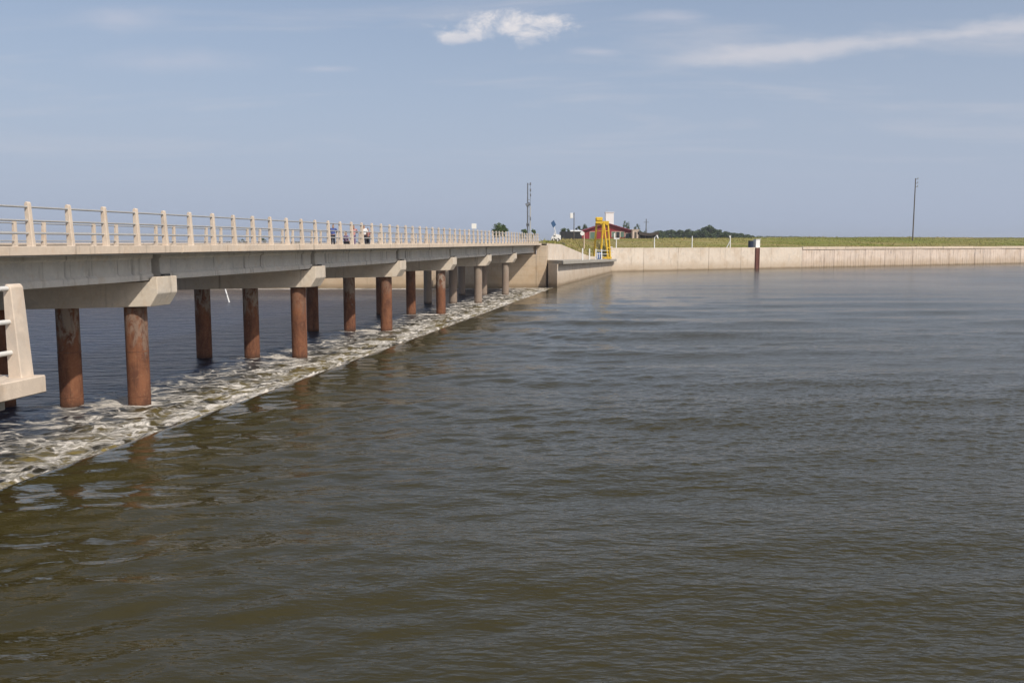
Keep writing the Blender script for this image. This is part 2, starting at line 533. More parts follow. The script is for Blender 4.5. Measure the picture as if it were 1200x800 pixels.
def mat_leaf(name, a, c):
    m, t, b = new_mat(name)
    g = t.n.new('ShaderNodeNewGeometry')
    n = t.noise(g.outputs['Position'], 0.9, 3, 0.6)
    f = t.m('ADD', t.m('MULTIPLY', g.outputs['Random Per Island'], 0.6), t.m('MULTIPLY', n, 0.5))
    t.set(b.inputs['Base Color'], t.mix(f, a, c))
    b.inputs['Roughness'].default_value = 0.75
    b.inputs['Specular IOR Level'].default_value = 0.2
    return m


M['grass'] = mat_grass()
M['leaf'] = mat_leaf('leaves_dark', (0.040, 0.062, 0.030), (0.095, 0.125, 0.052))
M['leaf2'] = mat_leaf('leaves_mid', (0.045, 0.085, 0.025), (0.11, 0.15, 0.045))
M['blade'] = mat_blade()

# ------------------------------------------------------------------ terrain behind the banks
WING = [(4.2, 108.6, 4.92), (6.4, 118.0, 4.80), (12.0, 140.0, 2.92), (17.0, 156.5, 2.55)]
BW0 = Vector((17.4, 156.0, 0))
BWD = Vector((108.0, 63.0, 0)).normalized()
BWN = Vector((BWD.y, -BWD.x, 0))


def bank_y(x):
    if x < 4.2:
        return 108.6
    if x <= 17.0:
        return lerp_table([(a, b) for a, b, c in WING], x)
    return 156.0 + (x - 17.4) * BWD.y / BWD.x


def bank_z(x):
    return lerp_table([(-500, 4.7), (4.2, 4.86), (6.4, 4.70), (12.0, 2.80), (17.0, 2.42), (17.5, 3.80), (40, 3.85), (700, 3.9)], x)


def ground_z(x, y):
    s = y - bank_y(x)
    top = lerp_table([(-500, 4.75), (-5, 4.80), (6, 5.15), (14, 5.60), (25, 5.85), (45, 5.95), (90, 6.35), (700, 6.45)], x)
    rise = lerp_table([(-5, 30), (6, 30), (17, 42), (30, 44), (700, 46)], x)
    z = bank_z(x) + (top - bank_z(x)) * smooth(1.0, rise, s)
    z += 0.22 * (noise.noise((x * 0.06, y * 0.06, 3.0))) * smooth(0.5, 8, s)
    if s > 90:
        z -= 1.2 * smooth(90, 300, s)
    return z


xs = [-900, -600, -400, -250, -150, -100, -70, -50, -35, -22, -12, -6, -2, 2, 4.2, 5, 6.4, 8, 10, 12, 14, 15.5, 17.0, 17.5] + \
     [17.5 + 3.0 * i for i in range(1, 60)] + [205, 225, 250, 300, 380, 500, 750, 1200]
ss = [0, 1, 2, 3, 4.5, 6, 8, 10, 12.5, 15, 18, 21, 25, 29, 33, 37, 41, 46, 52, 60, 75, 95, 130, 190, 300, 500, 900, 1800, 4000]
mb = MB()
for x in xs:
    for s in ss:
        y = bank_y(x) + s
        mb.v.append((x, y, ground_z(x, y)))
n = len(ss)
for i in range(len(xs) - 1):
    for j in range(n - 1):
        mb.f.append((i * n + j, (i + 1) * n + j, (i + 1) * n + j + 1, i * n + j + 1))
tag(mb.build('grass_bank', M['grass'], smooth=True), kind='structure')

# grass tufts, thick enough to break the skyline
mb = MB()
rg = random.Random(5)
for i in range(30000):
    x = 17.8 + rg.random() ** 0.9 * 175
    s = 0.6 + rg.random() ** 1.1 * 58
    if i % 6 == 0:
        x = 4.6 + rg.random() * 14
        s = 1.0 + rg.random() * 45
    y = bank_y(x) + s
    z = ground_z(x, y)
    hh = 0.10 + 0.26 * max(0, noise.noise((x * 0.12, y * 0.12, 0)) + 0.35) * rg.random()
    if rg.random() < 0.015:
        hh += 0.35
    for k in range(2):
        w = rg.uniform(0.05, 0.16)
        an = rg.random() * math.pi
        cx, sx = math.cos(an) * w, math.sin(an) * w
        ox, oy = rg.uniform(-0.25, 0.25), rg.uniform(-0.25, 0.25)
        lx, ly = rg.uniform(-0.12, 0.12), rg.uniform(-0.12, 0.12)
        b0 = len(mb.v)
        mb.v += [(x + ox - cx, y + oy - sx, z - 0.05), (x + ox + cx, y + oy + sx, z - 0.05), (x + ox + lx, y + oy + ly, z + hh * rg.uniform(0.7, 1.1))]
        mb.f.append((b0, b0 + 1, b0 + 2))
me = bpy.data.meshes.new('grass')
me.from_pydata(mb.v, [], mb.f)
me.materials.append(M['blade'])
tag(link('grass', me), 'rough grass growing on the bank above the river wall', 'grass', kind='stuff')

# access road over the bank at the end of the bridge
road = MB()
for k, (y0, y1) in enumerate([(109.0, 122.0), (122.0, 134.0)]):
    for (ya, yb) in [(y0, y1)]:
        a0, a1 = Vector(B(24.2, ya, 0)), Vector(B(16.9, ya, 0))
        c0, c1 = Vector(B(24.2, yb, 0)), Vector(B(16.9, yb, 0))
        road.hexa([(a0.x, ya, 4.2), (a1.x, ya, 4.2), (c1.x, yb, 4.2), (c0.x, yb, 4.2),
                   (a0.x, ya, 4.97), (a1.x, ya, 4.97), (c1.x, yb, 4.97), (c0.x, yb, 4.97)])
tag(road.build('road', M['asphalt']), kind='structure')

# ------------------------------------------------------------------ water
LIP = 13.75
LIPC = [(-0.82, -0.75), (-0.76, -0.45), (-0.66, -0.24), (-0.50, -0.135), (-0.32, -0.062), (-0.14, -0.024)]
rows = [-80.0, -50, -30, -18, -10, -4, 0, 3, 5.5, 7.2]
q0, q1 = 1 / 8.3, 1 / 175.0
rows += [1.0 / (q0 + (q1 - q0) * k / 979.0) for k in range(980)]      # finer near the bank one stands on
rows += [190, 215, 250, 290, 340]
Yr = np.array(rows)
NC = 860
tail_c = [1.15, 1.4, 1.9, 3.0, 5.0, 9.0]
Wn = np.concatenate([np.linspace(0, 1, NC), np.array(tail_c)])
width = np.maximum(Yr, 8.3) * 0.55 + 15.0
Wd = width[:, None] * Wn[None, :]
Xg = (Yr * TAN - LIP)[:, None] + Wd
Yg = np.repeat(Yr[:, None], Wn.size, 1)
dyr = np.gradient(Yr)[:, None]
dxr = (width / (NC - 1))[:, None]
rs = np.random.RandomState(4)


def lowf(sx, sy, n, seed):
    r_ = np.random.RandomState(seed)
    z = np.zeros_like(Xg)
    for _ in range(n):
        kx, ky, ph = r_.normal(0, sx), r_.normal(0, sy), r_.uniform(0, 6.283)
        z += np.sin(kx * Xg + ky * Yg + ph)
    return z / math.sqrt(n / 2.0)


wind = np.clip(0.72 + 0.38 * lowf(0.10, 0.22, 9, 2), 0.22, 1.25)
sh_ = np.clip((Wd - 2.0 - 0.05 * Yg) / 16.0, 0, 1)
shl = sh_ * sh_ * (3 - 2 * sh_)
wind = wind * (0.30 + 0.70 * shl)               # sheltered, smoother water by the weir
gust = np.clip(0.9 + 0.35 * lowf(0.05, 0.10, 7, 8), 0.4, 1.5)
Zg = np.zeros_like(Xg)
for (lo, hi, n_, rms, spread, mod) in ((0.17, 0.50, 30, 0.100, 36, wind), (0.5, 1.8, 22, 0.064, 30, (2.1 - 1.5 * shl) * (0.6 + 0.4 * wind)), (1.8, 9.0, 18, 0.042, 20, gust * (1.35 - 0.35 * shl) * (1.0 - 0.6 * np.clip((Yg - 45.0) / 60.0, 0, 1)))):
    for c_ in range(n_):
        lam = lo * (hi / lo) ** rs.uniform()
        k_ = 2 * math.pi / lam
        th = math.pi / 2 + R(spread) * rs.normal() + R(8)
        kx, ky = k_ * math.cos(th), k_ * math.sin(th)
        att = np.clip(3.0 - abs(ky) * dyr, 0, 1) * np.clip(3.0 - abs(kx) * dxr, 0, 1)
        if att.max() <= 0:
            continue
        sel = np.where(att[:, 0] > 0)[0]
        i0_, i1_ = sel[0], sel[-1] + 1
        sl = slice(i0_, i1_)
        am = rms * math.sqrt(2.0 / n_) / k_
        Zg[sl] += am * att[sl] * (mod[sl] if not np.isscalar(mod) else mod) * np.sin(kx * Xg[sl] + ky * Yg[sl] + rs.uniform(0, 6.283))
fade = np.clip(Wd / 1.2, 0, 1)
Zg *= 0.35 + 0.65 * fade
Zg -= 0.014 * (1 - np.clip(Wd / 1.5, 0, 1))
lipx = np.stack([(Yr * TAN - LIP) + o for o, z in LIPC], 1)
lipz = np.stack([np.full_like(Yr, z) for o, z in LIPC], 1)
wob = (0.05 * np.sin(Yr * 0.61) + 0.045 * np.sin(Yr * 1.7 + 2) + 0.03 * np.sin(Yr * 4.1 + 1) + 0.02 * np.sin(Yr * 7.7))[:, None]
lipx = lipx + wob * np.linspace(0.45, 0.15, len(LIPC))[None, :]
far_side = Yr > 104.6
lipz[far_side] = -0.6
XX, ZZ = np.concatenate([lipx, Xg], 1), np.concatenate([lipz, Zg], 1)
YY = np.repeat(Yr[:, None], XX.shape[1], 1)
nr_, nc_ = XX.shape
idx = np.arange(nr_ * nc_).reshape(nr_, nc_)
quads = np.stack([idx[:-1, :-1], idx[:-1, 1:], idx[1:, 1:], idx[1:, :-1]], -1).reshape(-1, 4)
me = bpy.data.meshes.new('river_water')
me.vertices.add(nr_ * nc_)
me.vertices.foreach_set('co', np.stack([XX, YY, ZZ], -1).reshape(-1).astype(np.float32))
me.loops.add(quads.size)
me.loops.foreach_set('vertex_index', quads.reshape(-1).astype(np.int32))
me.polygons.add(len(quads))
me.polygons.foreach_set('loop_start', np.arange(0, quads.size, 4, dtype=np.int32))
me.polygons.foreach_set('use_smooth', np.ones(len(quads), dtype=bool))
me.update(calc_edges=True)
me.materials.append(M['water'])
tag(link('river_water', me), kind='structure')


def churn(d, x, y):
    if d < 0.52:
        return -0.05
    a = 0.15 * math.exp(-d / 3.2) + 0.035 * math.exp(-d / 12.0)
    v = noise.fractal((x * 0.9, y * 1.5, 0.3), 0.8, 2.1, 4)
    r = abs(noise.noise((x * 1.7, y * 2.6, 8.0)))
    return a * (v * 0.9 + 0.5 - r)


TAIL_Z = -0.40
foam = MB()
FD = [0.38 + 0.14 * i for i in range(60)]
FY = [3.0 + 0.17 * i for i in range(int((107.1 - 3) / 0.17) + 1)]
for y in FY:
    for d in FD:
        x = B(LIP + d, y, 0)[0]
        z = TAIL_Z + churn(d, x, y) * smooth(FD[-1], FD[-1] - 2, d) + 0.17 * smooth(0.38, 0.65, d) * math.exp(-max(0, d - 0.65) / 0.40)
        foam.v.append((x, y, z))
n = len(FD)
for i in range(len(FY) - 1):
    for j in range(n - 1):
        foam.f.append((i * n + j, i * n + j + 1, (i + 1) * n + j + 1, (i + 1) * n + j))
fo = foam.build('foam', M['tail'], smooth=True)
# broken water round every pile, trailing downstream
co = np.empty(len(fo.data.vertices) * 3, dtype=np.float32)
fo.data.vertices.foreach_get('co', co)
co = co.reshape(-1, 3)
wk = np.zeros(len(co), dtype=np.float32)
for k in range(-2, 6):
    yc = 29.05 + 12.78 * k + 0.585
    for xp in (17.95, 20.22, 22.5):
        qx, qy, _ = B(xp, yc, 0)
        ddx, ddy = co[:, 0] - qx, co[:, 1] - qy
        back_ = np.clip(-ddx, 0, None)
        rr_ = np.sqrt(np.where(ddx < 0, ddx * 0.28, ddx) ** 2 + (ddy / (1 + 0.12 * back_)) ** 2)
        wk = np.maximum(wk, np.clip((0.78 - rr_) / 0.42, 0, 1))
at_ = fo.data.attributes.new('wake', 'FLOAT', 'POINT')
at_.data.foreach_set('value', wk)
tag(fo, 'white and olive foam churning below the weir under the bridge', 'foam', kind='stuff')
mb = MB()
FDE = FD[-1]
dl = [FDE, FDE + 2, FDE + 6, 20, 40, 90, 200, 500]
yl = [-80, -30, 0, 3.0, 20, 40, 60, 80, 95, 107.1]
for y in yl:
    for d in dl:
        mb.v.append(B(LIP + d, y, TAIL_Z))
n = len(dl)
for i in range(len(yl) - 1):
    for j in range(n - 1):
        mb.f.append((i * n + j, i * n + j + 1, (i + 1) * n + j + 1, (i + 1) * n + j))
b0 = len(mb.v)
mb.v += [B(LIP + 0.38, -80, TAIL_Z), B(LIP + FDE, -80, TAIL_Z), B(LIP + FDE, 3.0, TAIL_Z), B(LIP + 0.38, 3.0, TAIL_Z)]
mb.f.append((b0, b0 + 1, b0 + 2, b0 + 3))
tag(mb.build('downstream_water', M['tail'], smooth=False), kind='structure')

# river bed under both pools
bed = MB()
bed.box(-700, 700, -90, 340, -4.0, -3.5)
tag(bed.build('river_bed', M['weir']), kind='structure')

weir = MB()
prof = [(LIP - 0.5, -3.4), (LIP - 0.3, -0.35), (LIP + 0.05, -0.10), (LIP + 0.28, -0.16), (LIP + 0.5, -0.6), (LIP + 0.8, -3.4)]
weir.prism([B(a, -79, z) for a, z in prof], [B(a, 104.0, z) for a, z in prof])
tag(weir.build('weir', M['weir']), 'low concrete weir crest with water sheeting over its edge', 'weir')

# ------------------------------------------------------------------ the bridge
bridge = thing('road_bridge', 'long cream concrete road bridge on rusty round piles over the weir', 'bridge', B(20.5, 50, 0))
BO = bridge.location.copy()


def bpart(mbuilder, name, mat, parent=None, smooth_=False, bevel=0.0):
    root = parent or bridge
    off = BO if parent is None else Vector(parent.location) + BO
    mbuilder.v = [tuple(Vector(q) - off) for q in mbuilder.v]
    return mbuilder.build(name, mat, root, smooth_, bevel)


XN, XF = 16.30, 24.80                     # outer faces of the two kerbs


def zc(xp):
    return -0.18 * (xp - XN) / (XF - XN)  # crossfall


def bprism(m, pts, y0, y1):
    return m.prism([B(a, y0, z + zc(a)) for a, z in pts], [B(a, y1, z + zc(a)) for a, z in pts])


SPAN = 12.78
CAP0, CAPW = 29.05, 1.17
caps = [CAP0 + SPAN * k for k in range(-2, 6)]
joints = [-9.3] + [c + CAPW / 2 for c in caps] + [107.4]
for k in range(len(joints) - 1):
    y0, y1 = joints[k] + 0.015, joints[k + 1] - 0.015
    m = MB()
    bprism(m, [(XN + 0.05, 4.685), (XF - 0.05, 4.685), (XF - 0.05, 4.745), (XN + 0.05, 4.745)], y0, y1)
    bpart(m, 'deck_slab', M['slab'])
    m = MB()
    bprism(m, [(XN + 0.342, 4.70), (XF - 0.342, 4.70), (XF - 0.342, 4.80), (XN + 0.342, 4.80)], y0, y1)
    bpart(m, 'road_surface', M['asphalt'])
    for (a, b) in ((XN, XN + 0.34), (XF - 0.34, XF)):
        m = MB()
        bprism(m, [(a, 4.716), (b, 4.716), (b, 4.96), (a, 4.96)], y0, y1)
        bpart(m, 'kerb', M['kerb'], bevel=0.015)
    # I-shaped girders
    g0, g1 = y0 + 0.22, y1 - 0.22
    for gx in (17.42, 19.42, 21.6, 23.65):
        w = 0.27
        pr = [(gx - w, 3.84), (gx + w, 3.84), (gx + w, 4.02), (gx + 0.13, 4.12), (gx + 0.13, 4.50), (gx + w, 4.58), (gx + w, 4.69),
              (gx - w, 4.69), (gx - w, 4.58), (gx - 0.20, 4.53), (gx - 0.20, 4.09), (gx - w, 4.02)]
        m = MB()
        bprism(m, pr, g0, g1)
        bpart(m, 'girder', M['girder'], bevel=0.012)
    for yy in (g0 + 0.25, g1 - 0.25):
        m = MB()
        bprism(m, [(17.6, 3.95), (23.5, 3.95), (23.5, 4.687), (17.6, 4.687)], yy - 0.1, yy + 0.1)
        bpart(m, 'diaphragm', M['girder'])

pile_mesh = None
for c in caps:
    m = MB()
    pts = [(17.13, 2.99), (23.97, 2.99), (24.24, 3.41), (24.24, 3.954), (24.02, 3.954), (23.98, 3.80), (17.12, 3.80), (17.08, 3.954), (16.86, 3.954), (16.86, 3.41)]
    bprism(m, pts, c, c + CAPW)
    cap = bpart(m, 'pier_cap', M['cap'], bevel=0.02)
    yc = c + CAPW / 2
    for px_ in (17.95, 20.22, 22.5):
        if pile_mesh is None:
            pm = MB()
            pm.tube((0, 0, -3.4), (0, 0, 2.92), 0.36, 0.36, 32, 8)
            pile_mesh = pm.mesh('pile', M['rust'], True)
            cm = MB()
            cm.tube((0, 0, 0), (0, 0, 0.04), 0.368, 0.368, 32, 1)
            ring_mesh = cm.mesh('weld_band', M['rust'], True)
        pl = link('pile', pile_mesh, bridge, Vector(B(px_, yc, 0)) - BO)
        pl.rotation_euler.z = random.uniform(0, 6)
        for zw in (random.uniform(1.2, 1.6), random.uniform(-0.1, 0.2)):
            link('weld_band', ring_mesh, pl, (0, 0, zw))
    for gx in (17.42, 19.42, 21.6, 23.65):
        for sgn in (-1, 1):
            m = MB()
            yb = yc + sgn * 0.36
            bprism(m, [(gx - 0.18, 3.79), (gx + 0.18, 3.79), (gx + 0.18, 3.843), (gx - 0.18, 3.843)], yb - 0.1, yb + 0.1)
            bpart(m, 'bearing', M['rubber'])
    m = MB()
    bprism(m, [(16.90, 3.95), (17.06, 3.95), (17.04, 4.02), (16.93, 4.035)], yc - 0.03, yc + 0.30)
    bpart(m, 'drain_stub', M['rubber'])


def post_mesh(name, h, w, d0, d1, mat, holes=()):
    """railing post: inner face upright, outer face (+x) battered, top chamfered"""
    m = MB()
    pr = [(-d0 / 2, -0.02), (d0 / 2, -0.02), (-d0 / 2 + d1, h - 0.03), (-d0 / 2 + d1 - 0.03, h), (-d0 / 2 + 0.035, h), (-d0 / 2, h - 0.05)]
    m.prism([(a, -w / 2, z) for a, z in pr], [(a, w / 2, z) for a, z in pr])
    return m.mesh(name, mat, False, 0.008)


PH = 1.11
pmesh = post_mesh('railing_post', PH, 0.125, 0.18, 0.11, M['post'])
py = 22.94 - 1.504 * 21
while py < 106.9:
    for side in (0, 1):
        xp = XN + 0.17 if side == 0 else XF - 0.17
        o = link('railing_post', pmesh, bridge, Vector(B(xp, py, 4.96 + zc(xp))) - BO, -BR + (math.pi if side else 0))
        o.rotation_euler.x = random.uniform(-0.014, 0.014)
        o.rotation_euler.y = random.uniform(-0.012, 0.012)
        o.scale.z = random.uniform(0.99, 1.012)
    py += 1.504
for k in range(len(joints) - 1):
    for xp in (XN + 0.19, XF - 0.19):
        for f in (0.885, 0.577, 0.288):
            m = MB()
            m.tube(B(xp, joints[k] + 0.01, 4.96 + zc(xp) + f * PH), B(xp, joints[k + 1] - 0.01, 4.96 + zc(xp) + f * PH), 0.027, None, 8, 1)
            bpart(m, 'rail', M['steel'], smooth_=True)

# near abutment carrying the first span
m = MB()
m.prism([B(a, -14, z) for a, z in ((15.9, -3.4), (25.2, -3.4), (25.2, 3.6), (15.9, 3.6))], [B(a, -8.6, z) for a, z in ((15.9, -3.4), (25.2, -3.4), (25.2, 3.6), (15.9, 3.6))])
tag(m.build('near_abutment', M['abut']), 'concrete abutment under the near end of the bridge', 'abutment')

# ------------------------------------------------------------------ low walkway with railing at the left edge
YP = 9.45
c0 = at(25, 441, YP)
WXP = YP * TAN - c0.x
WZ = c0.z
walk = thing('walkway', 'low concrete walkway with battered railing post at left edge of river', 'walkway', (c0.x, c0.y, WZ))
WO = walk.location.copy()


def wpart(m, name, mat, smooth_=False, bevel=0.0):
    m.v = [tuple(Vector(q) - WO) for q in m.v]
    return m.build(name, mat, walk, smooth_, bevel)


m = MB()
pr = [(WXP - 0.165, WZ - 0.19), (WXP + 0.42, WZ - 0.19), (WXP + 0.42, WZ), (WXP - 0.165, WZ)]
m.prism([B(a, -6, z) for a, z in pr], [B(a, YP + 0.14, z) for a, z in pr])
wpart(m, 'kerb', M['kerb'], bevel=0.012)
m = MB()
pr = [(WXP + 0.12, WZ - 0.34), (WXP + 2.2, WZ - 0.34), (WXP + 2.2, WZ - 0.10), (WXP + 0.12, WZ - 0.10)]
m.prism([B(a, -6, z) for a, z in pr], [B(a, YP - 0.1, z) for a, z in pr])
wpart(m, 'deck_slab', M['slab'])
pm2 = post_mesh('railing_post', 0.985, 0.19, 0.165, 0.095, M['post'])
for k in range(9):
    y = YP - 1.5 * k
    link('railing_post', pm2, walk, Vector(B(WXP + 0.0, y, WZ)) - WO, -BR)
for f in (0.955, 0.60, 0.27):
    m = MB()
    m.tube(B(WXP + 0.03, -5.5, WZ + 0.985 * f), B(WXP + 0.03, YP - 0.06, WZ + 0.985 * f), 0.026, None, 12, 1)
    wpart(m, 'rail', M['rail_white'], True)
for y in (6.0, 0.0, -5.0):
    m = MB()
    q = B(WXP + 1.2, y, 0)
    m.tube((q[0], q[1], -3.4), (q[0], q[1], WZ - 0.33), 0.28, None, 20, 1)
    wpart(m, 'pile', M['rust'], True)
# ------------------------------------------------------------------ far abutment and river walls
ab = thing('far_abutment', 'tan concrete abutment wall at the far end of the bridge', 'abutment', (0, 107.2, -3.4))


def local(m, root):
    o = Vector(root.location)
    m.v = [tuple(Vector(q) - o) for q in m.v]
    return m


XR = 4.05
m = MB()
m.box(-70, B(16.9, 107.2, 0)[0], 107.2, 109.2, -3.4, 3.62)
local(m, ab).build('breast_wall', M['abut'], ab)
m = MB()
m.box(-70, B(25.1, 107.2, 0)[0] - 0.3, 107.4, 109.0, 3.62, 4.75)
local(m, ab).build('back_wall', M['abut'], ab)
m = MB()
m.box(B(25.1, 107.2, 0)[0] - 0.29, B(16.9, 107.2, 0)[0] - 0.02, 107.45, 109.1, 3.625, 4.68)
local(m, ab).build('ballast_wall', M['abut'], ab)
m = MB()
# cheek wall closing the right side of the last span, up to the road
m.prism([(B(16.9, 107.2, 0)[0] + 0.004, 107.15, -3.4), (XR, 107.15, -3.4), (XR + 0.6, 110.5, -3.4), (B(16.9, 110.5, 0)[0] + 0.004, 110.5, -3.4)],
        [(B(16.9, 107.2, 0)[0] + 0.004, 107.15, 4.70), (XR, 107.15, 4.70), (XR + 0.6, 110.5, 4.70), (B(16.9, 110.5, 0)[0] + 0.004, 110.5, 4.70)])
local(m, ab).build('cheek_wall', M['abut'], ab)
m = MB()
m.box(-70, B(25.4, 107.2, 0)[0] - 0.3, 106.9, 107.7, 4.75, 5.0)
local(m, ab).build('coping', M['kerb'], ab)

# platform wall beside the weir
A = Vector((5.25, 104.4, 0))
Bp = Vector((17.4, 156.0, 0))
pd = (Bp - A).normalized()
pn = Vector((pd.y, -pd.x, 0))             # towards the river
plat = thing('gate_platform', 'low concrete platform with overhanging slab below the yellow hoist', 'platform', A)


def pz(t):
    return 2.95 - 0.75 * t                # slab top along the wall


m = MB()
W0, W1 = A, Bp
back = -pn * 1.0
m.hexa([(A.x, A.y, -3.4), (Bp.x, Bp.y, -3.4), (Bp.x - 1, Bp.y + 1, -3.4), (XR + 0.25, 107.1, -3.4),
        (A.x, A.y, pz(0) - 0.4), (Bp.x, Bp.y, pz(1) - 0.4), (Bp.x - 1, Bp.y + 1, pz(1) - 0.4), (XR + 0.25, 107.1, pz(0) - 0.4)])
local(m, plat).build('river_wall', M['wall'], plat)
m = MB()
o = pn * 0.75
a2, b2 = A + o + pd * -0.1, Bp + o
m.hexa([(a2.x, a2.y, pz(0) - 0.42), (b2.x, b2.y, pz(1) - 0.42), (16.6, 156.6, pz(1) - 0.42), (XR + 0.1, 108.4, pz(0) - 0.42),
        (a2.x, a2.y, pz(0)), (b2.x, b2.y, pz(1)), (16.6, 156.6, pz(1)), (XR + 0.1, 108.4, pz(0))])
local(m, plat).build('slab', M['slab'], plat, bevel=0.02)
# handrail of the platform
for k, tt in enumerate((0.30, 0.42, 0.54, 0.66)):
    q = A + (Bp - A) * tt + pn * 0.5
    m = MB()
    m.tube((q.x, q.y, pz(tt) - 0.02), (q.x, q.y, pz(tt) + 1.55), 0.10, 0.09, 10)
    local(m, plat).build('white_post', M['white'], plat, True)
for hgt in (0.8, 1.35):
    q0 = A + (Bp - A) * 0.54 + pn * 0.5
    q1 = A + (Bp - A) * 0.95 + pn * 0.5
    m = MB()
    m.tube((q0.x, q0.y, pz(0.54) + hgt), (q1.x, q1.y, pz(0.95) + hgt), 0.045, None, 8)
    local(m, plat).build('handrail', M['white'], plat, True)

wing = thing('wing_wall', 'sloping cream concrete wing wall above the gate platform', 'wall', (WING[0][0], WING[0][1], 0))
for (x0, y0, z0), (x1, y1, z1) in zip(WING, WING[1:]):
    m = MB()
    m.hexa([(x0, y0 - 0.4, 1.2), (x1, y1 - 0.4, 1.2), (x1 - 0.1, y1 + 0.1, 1.2), (x0 - 0.1, y0 + 0.1, 1.2),
            (x0, y0 - 0.4, z0), (x1, y1 - 0.4, z1), (x1 - 0.1, y1 + 0.1, z1), (x0 - 0.1, y0 + 0.1, z0)])
    local(m, wing).build('wall_section', M['wall'], wing)

# bank wall running off to the right
bw = thing('bank_wall', 'long cream concrete river wall along the grassy bank', 'wall', BW0)


def bwp(t, n, z):
    q = BW0 + BWD * t + BWN * n
    return (q.x, q.y, z)


def bw_box(t0, t1, n0, n1, z0, z1):
    return MB().hexa([bwp(t0, n1, z0), bwp(t1, n1, z0), bwp(t1, n0, z0), bwp(t0, n0, z0),
                      bwp(t0, n1, z1), bwp(t1, n1, z1), bwp(t1, n0, z1), bwp(t0, n0, z1)])


local(bw_box(-0.3, 170, -1.2, -0.35, -3.4, 3.85), bw).build('core', M['weir'], bw)
t0 = -0.3
for w in (7.2, 7.9, 7.4, 8.1, 8.0, 8.6):
    m = bw_box(t0 + 0.02, t0 + w - 0.02, -0.36, 0.0 + random.uniform(-0.03, 0.03), -3.4, 4.08 + random.uniform(-0.02, 0.02))
    local(m, bw).build('panel', M['wall'], bw, bevel=0.015)
    t0 += w
tr = t0
i = 0
while t0 < 165:
    w = random.choice((2.6, 3.0, 3.3, 3.6))
    dn = random.uniform(-0.07, 0.05)
    m = bw_box(t0 + 0.035, t0 + w - 0.035, -0.36, dn, -3.4, 3.60)
    nr = 4
    for k in range(nr):
        tt = t0 + w * (k + 0.5 + random.uniform(-0.12, 0.12)) / nr
        rb = bw_box(tt - 0.14, tt + 0.14, dn - 0.02, dn + random.uniform(0.015, 0.045), -3.38, 3.585)
        b0 = len(m.v)
        m.v += rb.v
        m.f += [tuple(b0 + q for q in f) for f in rb.f]
    local(m, bw).build('panel', M['panel'], bw)
    t0 += w
    i += 1
t1 = tr
while t1 < 165:
    w = random.choice((9.0, 11.0, 12.5))
    local(bw_box(t1 + 0.03, t1 + w - 0.03, -0.5, 0.16, 3.62 + random.uniform(-0.02, 0.02), 4.12 + random.uniform(-0.03, 0.04)), bw).build('coping', M['kerb'], bw, bevel=0.02)
    t1 += w
local(MB().hexa([(17.0, 156.5, 0), (17.5, 156.2, 0), (18.2, 163, 0), (17.7, 163.2, 0), (17.0, 156.5, 4.05), (17.5, 156.2, 4.05), (18.2, 163, 4.3), (17.7, 163.2, 4.3)]), bw).build('return_wall', M['wall'], bw)

# ------------------------------------------------------------------ things on the banks
def wall_t(px):
    k = (px - 600) / FPX
    return (k * 156.0 - 17.4) / (BWD.x - k * BWD.y)


def lamp_post(px, label, hgt, head):
    t = wall_t(px)
    q = Vector(bwp(t, -0.75, 3.85))
    o = thing('white_post', label, 'post', q, 0, 'white posts along the river wall')
    MB().tube((0, 0, -0.1), (0, 0, hgt), 0.10, 0.085, 10).build('shaft', M['white'], o, True)
    if head == 'lamp':
        MB().tube((0, 0, hgt - 0.1), (0.35, -0.1, hgt + 0.35), 0.06, None, 8).tube((0.35, -0.1, hgt + 0.35), (0.62, -0.15, hgt - 0.25), 0.17, 0.10, 8).build('lamp_head', M['white'], o, True)
    elif head == 'box':
        MB().box(-0.45, 0.5, -0.12, 0.12, hgt - 0.25, hgt).build('bracket', M['white'], o)
        MB().box(-0.02, 0.5, -0.2, 0.2, hgt, hgt + 0.7).build('floodlight', M['black'], o, bevel=0.03)
        MB().box(-0.45, -0.22, -0.15, 0.15, hgt - 0.1, hgt + 0.8).build('white_housing', M['white'], o, bevel=0.03)
    elif head == 'brace':
        MB().tube((0, 0, hgt * 0.6), (-0.75, 0.2, -0.1), 0.09, 0.08, 8).build('brace', M['white'], o, True)
        MB().tube((-0.22, 0, hgt * 0.97), (0.05, 0, hgt * 0.75), 0.09, 0.08, 8).build('arm', M['white'], o, True)
    return o


lamp_post(724.5, 'white post carrying a dark floodlight beside the yellow hoist', 2.0, 'box')
lamp_post(769, 'white post with a curled lamp head on the river wall', 2.1, 'lamp')
lamp_post(813, 'plain slim white post on the river wall', 2.35, None)
lamp_post(857.5, 'white post with a diagonal brace on the river wall', 2.5, 'brace')

t = wall_t(885.5)
gs = thing('gauge_station', 'white gauge cabinet above a rusty channel bolted to the river wall', 'gauge', bwp(t, 0.02, -0.6))
ang = math.atan2(BWD.y, BWD.x)
gs.rotation_euler.z = ang
MB().box(-0.38, 0.38, -0.20, 0.02, 0.0, 4.6).build('rusty_channel', M['redrust'], gs, bevel=0.02)
for xx in (-0.5, 0.39):
    MB().box(xx, xx + 0.11, -0.28, 0.02, 0.0, 4.65).build('channel_flange', M['redrust'], gs)
MB().box(-0.05, 1.05, 0.25, 1.0, 4.4, 6.2).build('cabinet', M['white'], gs, bevel=0.03)
MB().box(-0.15, 1.15, 0.15, 1.1, 6.2, 6.28).build('cabinet_roof', M['white'], gs)
bb = thing('blue_drum', 'dark blue drum standing beside the white gauge cabinet', 'drum', bwp(t - 0.9, -0.75, 3.9))
MB().tube((0, 0, 0), (0, 0, 1.45), 0.5, 0.5, 16).build('drum_body', M['navy'], bb, True)
